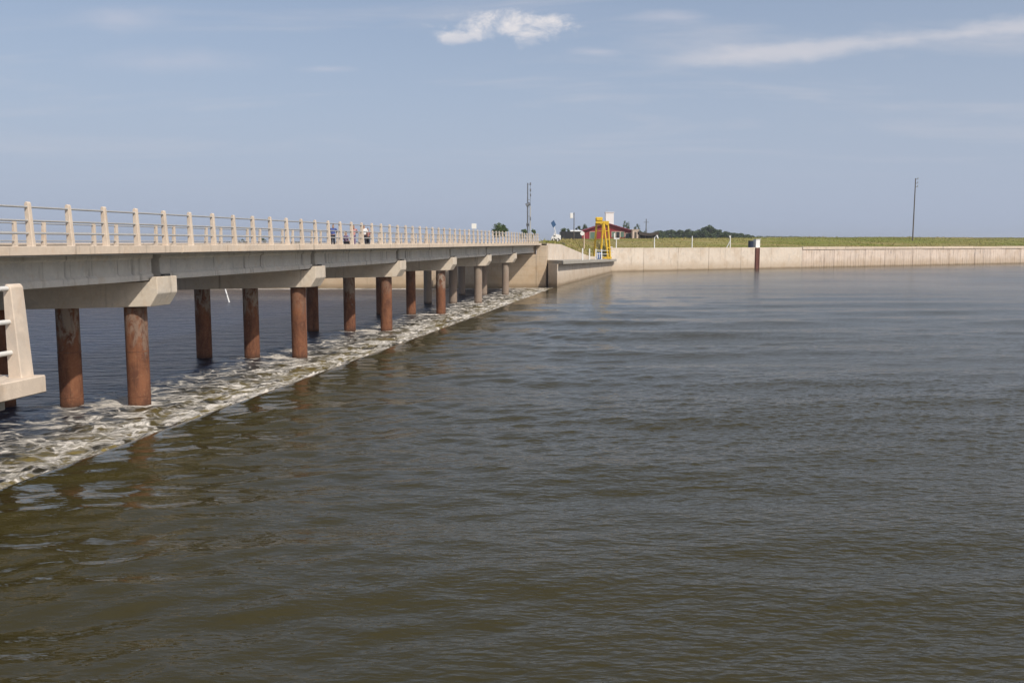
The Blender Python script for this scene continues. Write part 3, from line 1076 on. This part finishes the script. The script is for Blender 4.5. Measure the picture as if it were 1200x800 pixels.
for zz in (0.05, 0.5, 0.95, 1.38):
    MB().tube((0, 0, zz), (0, 0, zz + 0.05), 0.525, 0.525, 16).build('hoop', M['navy'], bb, True)

# ---- yellow gate hoist
GY = 146.0
gp = at(703, 301, GY)
GT = (GY - A.y) / (Bp.y - A.y)
hoist = thing('gate_hoist', 'tall yellow steel A-frame gate hoist on the platform', 'hoist', (gp.x, GY, pz(GT) - 0.02))
hz0 = pz(GT)
hh = at(700, 259, GY).z - hz0
SC = GY / FPX
def gx(px):
    return (px - 703) * SC
def beam(m, a, b, r):
    return m.tube(a, b, r * 0.85, None, 4)
for (name, a, b, r) in (
        ('leg', (gx(696.5), 0.9, 0), (gx(699.0), 0.5, hh - 0.5), 0.20), ('leg', (gx(703.0), -0.9, 0), (gx(706.2), -0.35, hh), 0.20),
        ('leg', (gx(711.6), -0.9, 0), (gx(706.4), -0.35, hh), 0.20), ('leg', (gx(715.6), 0.9, 0), (gx(712.0), 0.5, hh - 0.3), 0.22)):
    beam(MB(), a, b, r).build(name, M['yellow'], hoist)
MB().box(gx(697.5), gx(712.8), -0.5, -0.1, hh - 0.35, hh).build('top_beam', M['yellow'], hoist)
MB().box(gx(697.5), gx(712.8), 0.3, 0.7, hh - 0.65, hh - 0.32).build('rear_beam', M['yellow'], hoist)
MB().box(gx(698), gx(704.5), -0.6, 0.6, hh + 0.02, hh + 0.55).build('winch', M['yellow'], hoist, bevel=0.05)
MB().tube((gx(697.5), 0, hh + 0.3), (gx(705.5), 0, hh + 0.3), 0.34, None, 14).build('drum', M['yellow'], hoist, True)
for f in (0.30, 0.52, 0.74):
    xa = gx(696.5) + (gx(699.0) - gx(696.5)) * f
    xb = gx(703.0) + (gx(706.2) - gx(703.0)) * f
    if f > 0.4:
        MB().tube((xa, 0.7, hh * f), (xb, -0.7, hh * f), 0.07, None, 6).build('rung', M['yellow'], hoist)
    xa = gx(711.6) + (gx(706.4) - gx(711.6)) * f
    xb = gx(715.6) + (gx(712.0) - gx(715.6)) * f
    MB().tube((xa, -0.7, hh * f), (xb, 0.7, hh * f), 0.08, None, 6).build('rung', M['yellow'], hoist)
MB().box(gx(691), gx(716), -1.0, -0.75, 0.10, 0.4).build('base_rail', M['yellow'], hoist)
mp = thing('motor_housing', 'blue and white motor housing at the foot of the yellow hoist', 'motor', (gp.x + gx(701), GY - 1.6, hz0 - 0.02))
MB().box(-0.38, 0.38, -0.3, 0.3, 0, 1.15).build('housing', M['blue'], mp, bevel=0.05)
for xx in (-0.3, 0.0, 0.3):
    MB().box(xx - 0.05, xx + 0.05, -0.36, -0.2, 0.15, 1.05).build('fin', M['white'], mp)

# ---- red gabled building
RY = 222.0
def rp(px, py, Y=RY):
    return at(px, py, Y)
rb = thing('red_building', 'dark red gabled sheet-metal building behind the yellow hoist', 'building', (rp(711, 281).x, RY, ground_z(rp(711, 281).x, RY) - 0.1))
RS = RY / FPX
zb = 0.0
ze = rp(711, 271.5).z - rb.location.z
zr = rp(711, 262.0).z - rb.location.z
hwL, hwR = (711 - 681) * RS, (742 - 711) * RS
L = 16.0
m = MB()
m.prism([(-hwL, 0, -0.5), (hwR, 0, -0.5), (hwR, 0, ze), (0, 0, zr), (-hwL, 0, ze)], [(-hwL, L, -0.5), (hwR, L, -0.5), (hwR, L, ze), (0, L, zr), (-hwL, L, ze)])
m.build('wall', M['red'], rb)
for k in range(30):
    xx = -hwL + 0.2 + (hwL + hwR - 0.4) * k / 29.0
    zt = ze + (zr - ze) * (1 - (abs(xx) / (hwL if xx < 0 else hwR))) - 0.12
    m2 = MB().box(xx - 0.05, xx + 0.05, -0.05, 0.02, 0.0, zt)
    m2.build('sheet_rib', M['red'], rb)
for sgn, hw in ((-1, hwL), (1, hwR)):
    m = MB()
    e = 0.5
    dxx, dzz = hw, ze - zr
    m.hexa([(sgn * (hw + e), -0.7, ze + dzz / dxx * e), (0, -0.7, zr), (0, L + 0.5, zr), (sgn * (hw + e), L + 0.5, ze + dzz / dxx * e),
            (sgn * (hw + e), -0.7, ze + dzz / dxx * e + 0.22), (0, -0.7, zr + 0.22), (0, L + 0.5, zr + 0.22), (sgn * (hw + e), L + 0.5, ze + dzz / dxx * e + 0.22)])
    m.build('roof', M['redroof'], rb)
def opening(pxa, pxb, za, zb_, mat, nm):
    o = MB().box((pxa - 711) * RS, (pxb - 711) * RS, -0.10, 0.05, za, zb_).build(nm, mat, rb)
    m = MB()
    a, b = (pxa - 711) * RS, (pxb - 711) * RS
    m.box(a - 0.1, a, -0.14, 0.04, za, zb_).box(b, b + 0.1, -0.14, 0.04, za, zb_).box(a - 0.1, b + 0.1, -0.145, 0.04, zb_, zb_ + 0.1)
    m.build('frame', M['cream'], o)
opening(691.5, 698, 0.0, 1.75, M['green'], 'door')
opening(717, 721, 0.5, 1.8, M['green'], 'window')
opening(721.8, 726, 0.0, 1.8, M['glass'], 'door')
opening(727, 731, 0.5, 1.8, M['green'], 'window')
opening(733, 739, 0.0, 1.4, M['glass'], 'door')
# white water tank tower behind the ridge
wtk = thing('white_tower', 'bright white block tower rising behind the red roof', 'tower', (rp(714, 262, 236).x, 236, ground_z(rp(714, 262, 236).x, 236)))
zt = at(714, 249.5, 236).z - wtk.location.z
hw = 4.7 * 236 / FPX
MB().box(-hw, hw, -hw * 0.9, hw * 0.9, -0.3, zt).build('shaft', M['white'], wtk)
MB().box(-hw - 0.12, hw + 0.12, -hw * 0.9 - 0.12, hw * 0.9 + 0.12, zt, zt + 0.18).build('cap', M['white'], wtk)
MB().tube((-hw + 0.4, 0, zt + 0.1), (-hw + 0.4, 0, zt + 1.0), 0.05, None, 6).build('vent_pipe', M['steel'], wtk)

# cream annex and thatched shelter
q = at(744.8, 280, 219)
an = thing('cream_annex', 'small cream annex at the right end of the red building', 'annex', (q.x, 219, ground_z(q.x, 219)))
MB().box(-0.75, 0.75, 0, 3.0, -0.3, at(745, 269.5, 219).z - an.location.z).build('wall', M['cream'], an)
MB().box(-0.9, 0.9, -0.15, 3.15, at(745, 269.5, 219).z - an.location.z, at(745, 269.0, 219).z - an.location.z + 0.05).build('roof', M['cream'], an)
MB().box(-0.3, 0.25, -0.05, 0.05, 0, 1.6).build('door', M['wood'], an)
q = at(760, 280, 215)
sh = thing('dark_shelter', 'dark open shelter with sagging roof right of the red building', 'shelter', (q.x, 215, ground_z(q.x, 215)))
hw = 11.5 * 215 / FPX
zt = at(760, 271.5, 215).z - sh.location.z
m = MB()
ring = []
N_ = 10
up_ = [(-hw + 2 * hw * k / N_, zt + 0.05 - 0.35 * (1 - ((k - N_ / 2) / (N_ / 2)) ** 2)) for k in range(N_ + 1)]
lo_ = [(a, b - 0.7) for a, b in reversed(up_)]
m.prism([(a, -0.6, b) for a, b in up_ + lo_], [(a, 2.2, b) for a, b in up_ + lo_])
m.build('roof', M['thatch'], sh)
for xx in (-hw + 0.2, -hw * 0.33, hw * 0.33, hw - 0.2):
    MB().tube((xx, -0.3, -0.2), (xx, -0.3, zt - 0.45), 0.09, None, 8).build('post', M['wood'], sh, True)
MB().box(-hw + 0.2, hw - 0.2, 1.8, 2.0, 0, zt - 0.5).build('back_screen', M['thatch'], sh)

# dark shed left of the red building, white trim on its roof
q = at(669.5, 281, 190)
ds = thing('dark_shed', 'black box shed with white roof trim left of the red building', 'shed', (q.x, 190, ground_z(q.x, 190)))
hw = 12.3 * 190 / FPX
zt = at(669.5, 271.3, 190).z - ds.location.z
MB().box(-hw, hw, 0, 3.0, -0.3, zt).build('body', M['black'], ds)
MB().hexa([(-hw * 0.1, -0.2, zt), (hw + 0.2, -0.2, zt), (hw + 0.2, 3.2, zt), (-hw * 0.1, 3.2, zt), (-hw * 0.1, -0.2, zt + 0.06), (hw + 0.2, -0.2, zt + 0.06), (hw * 0.9, 3.2, zt + 0.35), (0, 3.2, zt + 0.35)]).build('roof', M['white'], ds)
for k in range(6):
    xx = -hw + 0.35 + (2 * hw - 0.7) * k / 5
    MB().box(xx - 0.05, xx + 0.05, -0.06, 0.02, 0, zt - 0.05).build('rib', M['black'], ds)

# white trailer cabinet and solar panel
q = at(651, 282, 150)
tl = thing('white_trailer', 'low white trailer parked on the bank by the end of the bridge', 'trailer', (q.x, 150, ground_z(q.x, 150)))
s = 150 / FPX
zt = at(651, 274.5, 150).z - tl.location.z
m = MB()
pr = [(-5.5 * s, 0.35), (5.8 * s, 0.35), (5.8 * s, zt * 0.85), (2.2 * s, zt), (-1.5 * s, zt), (-5.0 * s, zt * 0.62)]
m.prism([(a, -0.8, z) for a, z in pr], [(a, 0.8, z) for a, z in pr])
m.build('body', M['white'], tl, bevel=0.03)
for xx in (-2.2 * s, 2.4 * s):
    wl = MB().tube((xx, -0.88, 0.32), (xx, -0.68, 0.32), 0.32, None, 16).build('wheel', M['tyre'], tl, True)
    MB().tube((xx, -0.90, 0.32), (xx, -0.86, 0.32), 0.17, None, 12).build('hub', M['steel'], wl, True)
MB().box(-3.0 * s, -0.5 * s, -0.82, -0.7, zt * 0.66, zt * 0.86).build('window', M['glass'], tl)
q = at(651.5, 282, 147)
sp = thing('solar_panel', 'blue solar panel tilted on a leaning white pole', 'solar panel', (q.x, 147, ground_z(q.x, 147)))
s = 147 / FPX
top = at(648.5, 262.5, 147)
tx, tz = top.x - sp.location.x, top.z - sp.location.z
MB().tube((0.35, 0, -0.2), (tx, 0, tz), 0.07, 0.06, 8).build('pole', M['white'], sp, True)
MB().tube((-0.5, 0, -0.2), (tx * 0.6, 0, tz * 0.55), 0.05, 0.05, 8).build('brace', M['white'], sp, True)
pnl = MB().hexa([(tx - 0.05, -0.28, tz - 0.62), (tx + 0.42, -0.20, tz - 0.15), (tx + 0.06, 0.02, tz + 0.60), (tx - 0.42, -0.06, tz + 0.15),
           (tx - 0.05, -0.34, tz - 0.60), (tx + 0.42, -0.26, tz - 0.13), (tx + 0.06, -0.04, tz + 0.62), (tx - 0.42, -0.12, tz + 0.17)])
pnl.build('panel', M['solar'], sp)


def pole_thing(name, label, cat, px, ytop, Y, r, mat, ybase=None, group=None):
    q = at(px, 281, Y)
    zb = ground_z(q.x, Y) if Y > bank_y(q.x) else 4.8
    o = thing(name, label, cat, (q.x, Y, zb - 0.3), 0, group)
    h = at(px, ytop, Y).z - (zb - 0.3)
    MB().tube((0, 0, 0), (0, 0, h), r, r * 0.7, 10).build('shaft', mat, o, True)
    return o, h


# tall utility pole on the right bank
o, h = pole_thing('utility_pole', 'tall lone wooden utility pole on the right grassy bank', 'pole', 1069.5, 209, 232, 0.17, M['wood'])
for k, zz in enumerate((h - 0.25, h - 1.3, h - 2.2)):
    MB().tube((0, -0.1, zz), (0.55, -0.1, zz + 0.05), 0.06, None, 6).build('arm', M['wood'], o)
    MB().tube((0.55, -0.1, zz + 0.05), (0.55, -0.1, zz + 0.45), 0.11, 0.08, 8).build('insulator', M['ceramic'], o, True)
# radio mast: dark pole, pale pole and gear behind the bridge
MY = 175
o, h = pole_thing('radio_mast', 'slender twin-pole radio mast behind the end of the bridge', 'mast', 618.3, 214.5, MY, 0.16, M['mast'])
s = MY / FPX
MB().tube((3.0 * s, 0.3, 0), (3.0 * s, 0.3, h * 0.62), 0.13, 0.11, 8).build('second_pole', M['steel'], o, True)
MB().tube((3.0 * s, 0.3, h * 0.62), (3.0 * s, 0.3, h * 0.995), 0.05, 0.04, 6).build('antenna', M['mast'], o, True)
for f in (0.16, 0.30, 0.45, 0.60, 0.72, 0.98):
    MB().tube((0, 0, h * f), (3.0 * s, 0.3, h * f), 0.05, None, 6).build('cross_bar', M['mast'], o)
MB().tube((-0.3, -0.1, h * 0.625), (0.45, -0.1, h * 0.665), 0.38, 0.30, 12).build('dish', M['mast'], o, True)
for f in (0.86, 0.78, 0.965):
    MB().box(2.4 * s, 4.0 * s, 0.1, 0.4, h * f, h * f + 0.5).build('antenna_box', M['mast'], o)
MB().box(2.3 * s, 3.9 * s, 0.0, 0.45, h * 0.38, h * 0.38 + 0.7).build('transformer', M['mast'], o, bevel=0.05)
for f in (0.30, 0.28):
    MB().box(-0.25, 0.25, -0.25, 0.1, h * f, h * f + 0.4).build('junction_box', M['mast'], o)
o, h = pole_thing('lamp_pole', 'thin pale lamp pole left of the red building', 'lamp pole', 672.5, 249, 168, 0.09, M['wood'])
MB().box(-0.75, -0.2, -0.2, 0.2, h - 1.1, h - 0.1).build('lamp_head', M['white'], o, bevel=0.05)
MB().tube((-0.25, 0, h - 0.4), (0.02, 0, h - 0.2), 0.05, None, 6).build('arm', M['wood'], o)
o, h = pole_thing('sign_post', 'short cream post with a round white sign before the dark shed', 'sign', 684.5, 272, 160, 0.10, M['cream'])
MB().tube((-0.35, -0.05, h - 0.25), (-0.35, -0.1, h - 0.25), 0.36, None, 16).build('sign_disc', M['white'], o)
o, h = pole_thing('distant_pylon', 'faint distant pylon right of the red building', 'pylon', 757, 256.5, 420, 0.32, M['mast'])
MB().tube((-1.2, 0, h * 0.86), (1.2, 0, h * 0.86), 0.12, None, 6).build('cross_arm', M['mast'], o)
MB().tube((-0.9, 0, 0), (0, 0, h * 0.7), 0.14, None, 6).tube((0.9, 0, 0), (0, 0, h * 0.7), 0.14, None, 6).build('stay', M['mast'], o)
q = at(555.5, 270, 150)
o = thing('white_board', 'small white board above the far railing of the bridge', 'sign', (q.x, 150, 4.8))
zt = at(555.5, 262, 150).z - 4.8
MB().tube((0, 0, -0.3), (0, 0, zt - 0.3), 0.06, None, 8).build('post', M['steel'], o, True)
MB().box(-0.40, 0.40, -0.08, -0.03, zt - 0.85, zt).build('board', M['white'], o, bevel=0.01)

# leaning white stake in the water past the bridge
ra, rb_ = at(266.3, 337, 82.0), at(271.3, 353.5, 82.0)
stk = thing('white_stake', 'thin white stake leaning in the blue water past the first piles', 'stake', (rb_.x, rb_.y, TAIL_Z - 0.8))
mm = MB()
dirr = (ra - rb_).normalized()
mm.tube(dirr * -0.2, dirr * 3.4, 0.075, 0.06, 8, 3)
mm.build('shaft', M['white'], stk, True)
mm = MB()
mm.tube(dirr * 1.5, dirr * 1.62, 0.082, 0.082, 8)
mm.build('band', M['steel'], stk, True)


# ------------------------------------------------------------------ trees
def crown_mesh(rng, rx, ry, rz, n, leaf, mat, name='crown', low=-0.6):
    m = MB()
    cl = []
    for k in range(max(6, n // 70)):
        a, b = rng.random() * 6.283, rng.uniform(low, 1.0)
        rr = math.sqrt(max(0, 1 - b * b)) * rng.uniform(0.45, 0.95)
        cl.append((Vector((math.cos(a) * rr * rx, math.sin(a) * rr * ry, b * rz * rng.uniform(0.7, 0.95))), rng.uniform(0.22, 0.40)))
    for k in range(n):
        c, r = rng.choice(cl)
        d = Vector((rng.gauss(0, 1), rng.gauss(0, 1), rng.gauss(0, 1))).normalized() * r * rng.random() ** 0.4
        p = c + Vector((d.x * rx, d.y * ry, d.z * rz))
        u = Vector((rng.gauss(0, 1), rng.gauss(0, 1), rng.gauss(0, 0.6))).normalized()
        w = u.cross(Vector((rng.gauss(0, 1), rng.gauss(0, 1), rng.gauss(0, 1)))).normalized()
        s = leaf * rng.uniform(0.6, 1.3)
        b0 = len(m.v)
        m.v += [tuple(p - u * s), tuple(p + w * s * 0.5), tuple(p + u * s), tuple(p - w * s * 0.5)]
        m.f.append((b0, b0 + 1, b0 + 2, b0 + 3))
    me = bpy.data.meshes.new(name)
    me.from_pydata(m.v, [], m.f)
    me.materials.append(mat)
    return me


def tree(px, ytop, wpx, Y, label, seed, mat='leaf', n=1500, group=None, rise=0.45, name='tree'):
    rng = random.Random(seed)
    q = at(px, 281, Y)
    zb = ground_z(q.x, Y)
    zt = at(px, ytop, Y).z
    H = zt - zb
    rx = wpx * 0.5 * Y / FPX
    o = thing(name, label, 'tree' if name == 'tree' else 'shrub', (q.x, Y, zb), 0, group)
    rz = H * (1 - rise) * 0.55
    tm = MB()
    tr_ = max(0.06, H * 0.028)
    tm.tube((0, 0, -0.3), (0.05 * rx, 0, H * 0.5), tr_, tr_ * 0.6, 8)
    for k in range(5):
        a = k * 1.3 + rng.random()
        tm.tube((0.05 * rx, 0, H * rng.uniform(0.3, 0.5)), (math.cos(a) * rx * 0.6, math.sin(a) * rx * 0.5, H * rng.uniform(0.6, 0.85)), tr_ * 0.5, tr_ * 0.2, 6)
    tm.build('trunk', M['bark'], o, True)
    me = crown_mesh(rng, rx, rx * 0.9, rz, n, max(0.12, rx * 0.10), M[mat])
    c = link('crown', me, o, (0, 0, H - rz * 1.06))
    return o


tree(585.5, 261.5, 19, 190, 'round green tree above the far railing left of the radio mast', 1, 'leaf2', 2200, rise=0.3)
tree(614, 268.5, 11, 185, 'small green shrub at the foot of the radio mast', 2, 'leaf2', 1000, rise=0.2, name='shrub')
tree(624.5, 269.0, 8, 186, 'tiny green shrub just right of the radio mast foot', 3, 'leaf2', 800, rise=0.2, name='shrub')
tree(662, 267, 13, 215, 'dark tree above the black shed', 4, 'leaf', 1500, rise=0.3)
tree(677.5, 264, 8, 250, 'slim dark tree left of the red gable', 5, 'leaf', 1300, rise=0.3)
tree(686, 263.5, 11, 255, 'dark tree touching the left slope of the red roof', 6, 'leaf', 1400, rise=0.3)
tree(734, 258, 8, 300, 'pale round treetop rising behind the red roof', 7, 'leaf2', 1300, rise=0.5)
tree(747, 262.5, 9, 290, 'dark bushy tree right of the cream annex', 8, 'leaf', 1400, rise=0.3)
tree(754, 270, 9, 300, 'low tree just behind the dark shelter', 9, 'leaf', 1200, rise=0.2)
WOOD = [(772, 270.5, 20, 410), (785, 269, 19, 430), (797, 270, 17, 420), (808, 269, 18, 405), (819, 269.5, 18, 425), (830, 265.0, 22, 400),
        (841, 269.5, 17, 430), (850, 271.5, 16, 410), (858, 272.5, 15, 425), (866, 273.5, 16, 405), (874, 274.5, 14, 420), (880, 276.0, 11, 410)]
ORD = ['first', 'second', 'third', 'fourth', 'fifth', 'tallest', 'seventh', 'eighth', 'ninth', 'tenth', 'eleventh', 'last']
for k, (px, yt, w, Y) in enumerate(WOOD):
    lb = 'tallest domed tree of the dark wood beyond the right bank' if k == 5 else '%s tree from the left in the dark wood beyond the right bank' % ORD[k]
    tree(px, yt, w, Y, lb, 20 + k, 'leaf', 3200, 'trees of the wood beyond the right bank', rise=0.12)
for k, (px, yt, w, Y) in enumerate([(283, 280.5, 9, 520), (308, 279.5, 10, 530), (348, 283.0, 8, 540), (268, 283, 6, 560)]):
    tree(px, yt, w, Y, ['dark treetop showing between bridge posts, left of three', 'dark treetop showing between bridge posts, middle of three',
                        'low dark treetop right of the other treetops behind the railing', 'tiny leftmost treetop behind the bridge railing'][k], 50 + k, 'leaf', 700, 'far treetops behind the railing', rise=0.1)
# the far wood that reads as one mass
rng = random.Random(9)
m = MB()
for k in range(9000):
    px = rng.uniform(760, 1020)
    Y = rng.uniform(800, 1000)
    tpy = 277.2 + 1.6 * smooth(900, 1020, px) + 0.6 * noise.noise((px * 0.08, 0, 0))
    q = at(px, rng.uniform(tpy, 283), Y)
    u = Vector((rng.gauss(0, 1), rng.gauss(0, 1), rng.gauss(0, 1))).normalized()
    w = u.cross(Vector((rng.gauss(0, 1), rng.gauss(0, 1), rng.gauss(0, 1)))).normalized()
    b0 = len(m.v)
    s = rng.uniform(0.5, 1.2)
    m.v += [tuple(q - u * s), tuple(q + w * s * 0.6), tuple(q + u * s), tuple(q - w * s * 0.6)]
    m.f.append((b0, b0 + 1, b0 + 2, b0 + 3))
me = bpy.data.meshes.new('far_woods')
me.from_pydata(m.v, [], m.f)
me.materials.append(M['leaf'])
tag(link('far_woods', me), 'thin dark line of far woods on the right horizon', 'woods', kind='stuff')


# ------------------------------------------------------------------ people on the bridge
def skin_obj(name, verts, edges, radii, mat, parent, root=0, sub=2):
    me = bpy.data.meshes.new(name)
    me.from_pydata(verts, edges, [])
    o = link(name, me, parent)
    md = o.modifiers.new('skin', 'SKIN')
    md.use_smooth_shade = True
    for i, r in enumerate(radii):
        me.skin_vertices[0].data[i].radius = (r, r) if not isinstance(r, tuple) else r
    me.skin_vertices[0].data[root].use_root = True
    sb = o.modifiers.new('sub', 'SUBSURF')
    sb.levels = sub
    sb.render_levels = sub
    me.materials.append(mat)
    return o


def person(px, xp, hgt, label, shirt, trousers, face, pose='stand'):
    d = 795 - px
    y = FPX * xp / d
    zf = 4.80 + zc(xp)
    root = thing('person', label, 'person', B(xp, y, zf), face)
    k = hgt / 1.75
    hip, lean = 0.92, 0.0
    if pose == 'lean':
        lean = 0.22
    if pose == 'sit':
        hip = 0.48
    P = {}
    P['pel'] = (0, 0, hip)
    P['che'] = (0, -lean * 0.6, hip + 0.33)
    P['nec'] = (0, -lean, hip + 0.55)
    P['hd0'] = (0, -lean - 0.01, hip + 0.66)
    P['hd1'] = (0, -lean - 0.02, hip + 0.77)
    for s, n_ in ((-1, 'L'), (1, 'R')):
        P['sh' + n_] = (s * 0.17, -lean * 0.9, hip + 0.49)
        if pose == 'lean':
            P['el' + n_] = (s * 0.25, -lean - 0.16, hip + 0.27)
            P['wr' + n_] = (s * 0.16, -lean - 0.36, hip + 0.24)
            P['ha' + n_] = (s * 0.11, -lean - 0.42, hip + 0.22)
        else:
            P['el' + n_] = (s * 0.25, 0.02 - lean, hip + 0.20)
            P['wr' + n_] = (s * 0.25, -0.10 - lean, hip - 0.02)
            P['ha' + n_] = (s * 0.24, -0.14 - lean, hip - 0.10)
        P['hi' + n_] = (s * 0.09, 0, hip - 0.04)
        if pose == 'sit':
            P['kn' + n_] = (s * 0.11, -0.42, hip)
            P['an' + n_] = (s * 0.11, -0.40, 0.08)
        else:
            P['kn' + n_] = (s * 0.10, -0.03 - 0.04 * s, hip * 0.52)
            P['an' + n_] = (s * 0.11, 0.02 + 0.03 * s, 0.08)
        P['to' + n_] = (P['an' + n_][0], P['an' + n_][1] - 0.17, 0.04)
    rad = dict(pel=(0.14, 0.10), che=(0.15, 0.10), nec=0.055, hd0=0.085, hd1=0.075, sh=0.06, el=0.043, wr=0.03, ha=0.035, hi=0.085, kn=0.058, an=0.042, to=0.04)
    E = [('pel', 'che'), ('che', 'nec'), ('nec', 'hd0'), ('hd0', 'hd1')]
    for n_ in 'LR':
        E += [('che', 'sh' + n_), ('sh' + n_, 'el' + n_), ('el' + n_, 'wr' + n_), ('wr' + n_, 'ha' + n_), ('pel', 'hi' + n_), ('hi' + n_, 'kn' + n_), ('kn' + n_, 'an' + n_), ('an' + n_, 'to' + n_)]

    def sub(name, edges, grow, mat, parent):
        ks = []
        for a, b in edges:
            for q in (a, b):
                if q not in ks:
                    ks.append(q)
        r = []
        for q in ks:
            v = rad[q] if q in rad else rad[q[:2]]
            v = v if isinstance(v, tuple) else (v, v)
            r.append(tuple((w + grow) * k for w in v))
        return skin_obj(name, [tuple(c * k for c in P[q]) for q in ks], [(ks.index(a), ks.index(b)) for a, b in edges], r, mat, parent)

    sub('body', E, 0.0, M['skin'], root)
    sub('shirt', [('pel', 'che'), ('che', 'shL'), ('che', 'shR'), ('shL', 'elL'), ('shR', 'elR')], 0.022, M[shirt], root)
    sub('trousers', [('pel', 'hiL'), ('pel', 'hiR'), ('hiL', 'knL'), ('hiR', 'knR'), ('knL', 'anL'), ('knR', 'anR')], 0.02, M[trousers], root)
    P['hr0'] = (0, P['hd1'][1] + 0.03, P['hd1'][2])
    P['hr1'] = (0, P['hd1'][1] + 0.01, P['hd1'][2] + 0.05)
    rad['hr0'] = 0.078
    rad['hr1'] = 0.065
    sub('hair', [('hr0', 'hr1')], 0.0, M['hair'], root)
    return root


person(429, 23.7, 1.75, 'person in white shirt and dark trousers standing at the far railing', 'cl_white', 'cl_dark', math.pi, 'stand')
person(433.5, 23.6, 1.5, 'shorter person in faded pink shirt right of the white-shirted one', 'cl_pink', 'cl_dark', math.pi * 0.9, 'stand')
person(416.5, 23.6, 1.68, 'person in pink top leaning on the far bridge railing', 'cl_pink', 'cl_purple', math.pi, 'lean')
person(408, 23.4, 1.55, 'person in violet top sitting low behind the bridge kerb', 'cl_purple', 'cl_dark', math.pi * 0.8, 'sit')
person(392.5, 23.6, 1.66, 'person in blue shirt bending over the far bridge railing', 'cl_blue', 'cl_dark', math.pi, 'lean')

# ------------------------------------------------------------------ humid air
hz = MB()
hz.box(-1400, 1400, -120, 2600, -6.0, 24.0)
m_h = bpy.data.materials.new('humid_air')
m_h.use_nodes = True
nt = m_h.node_tree
nt.nodes.remove(nt.nodes['Principled BSDF'])
pv = nt.nodes.new('ShaderNodeVolumePrincipled')
pv.inputs['Color'].default_value = (0.93, 0.96, 1.0, 1)
pv.inputs['Density'].default_value = 0.00030
pv.inputs['Anisotropy'].default_value = 0.3
nt.links.new(pv.outputs[0], nt.nodes['Material Output'].inputs['Volume'])
tag(hz.build('haze', m_h), 'thin humid haze over the river and banks', 'haze', kind='stuff')
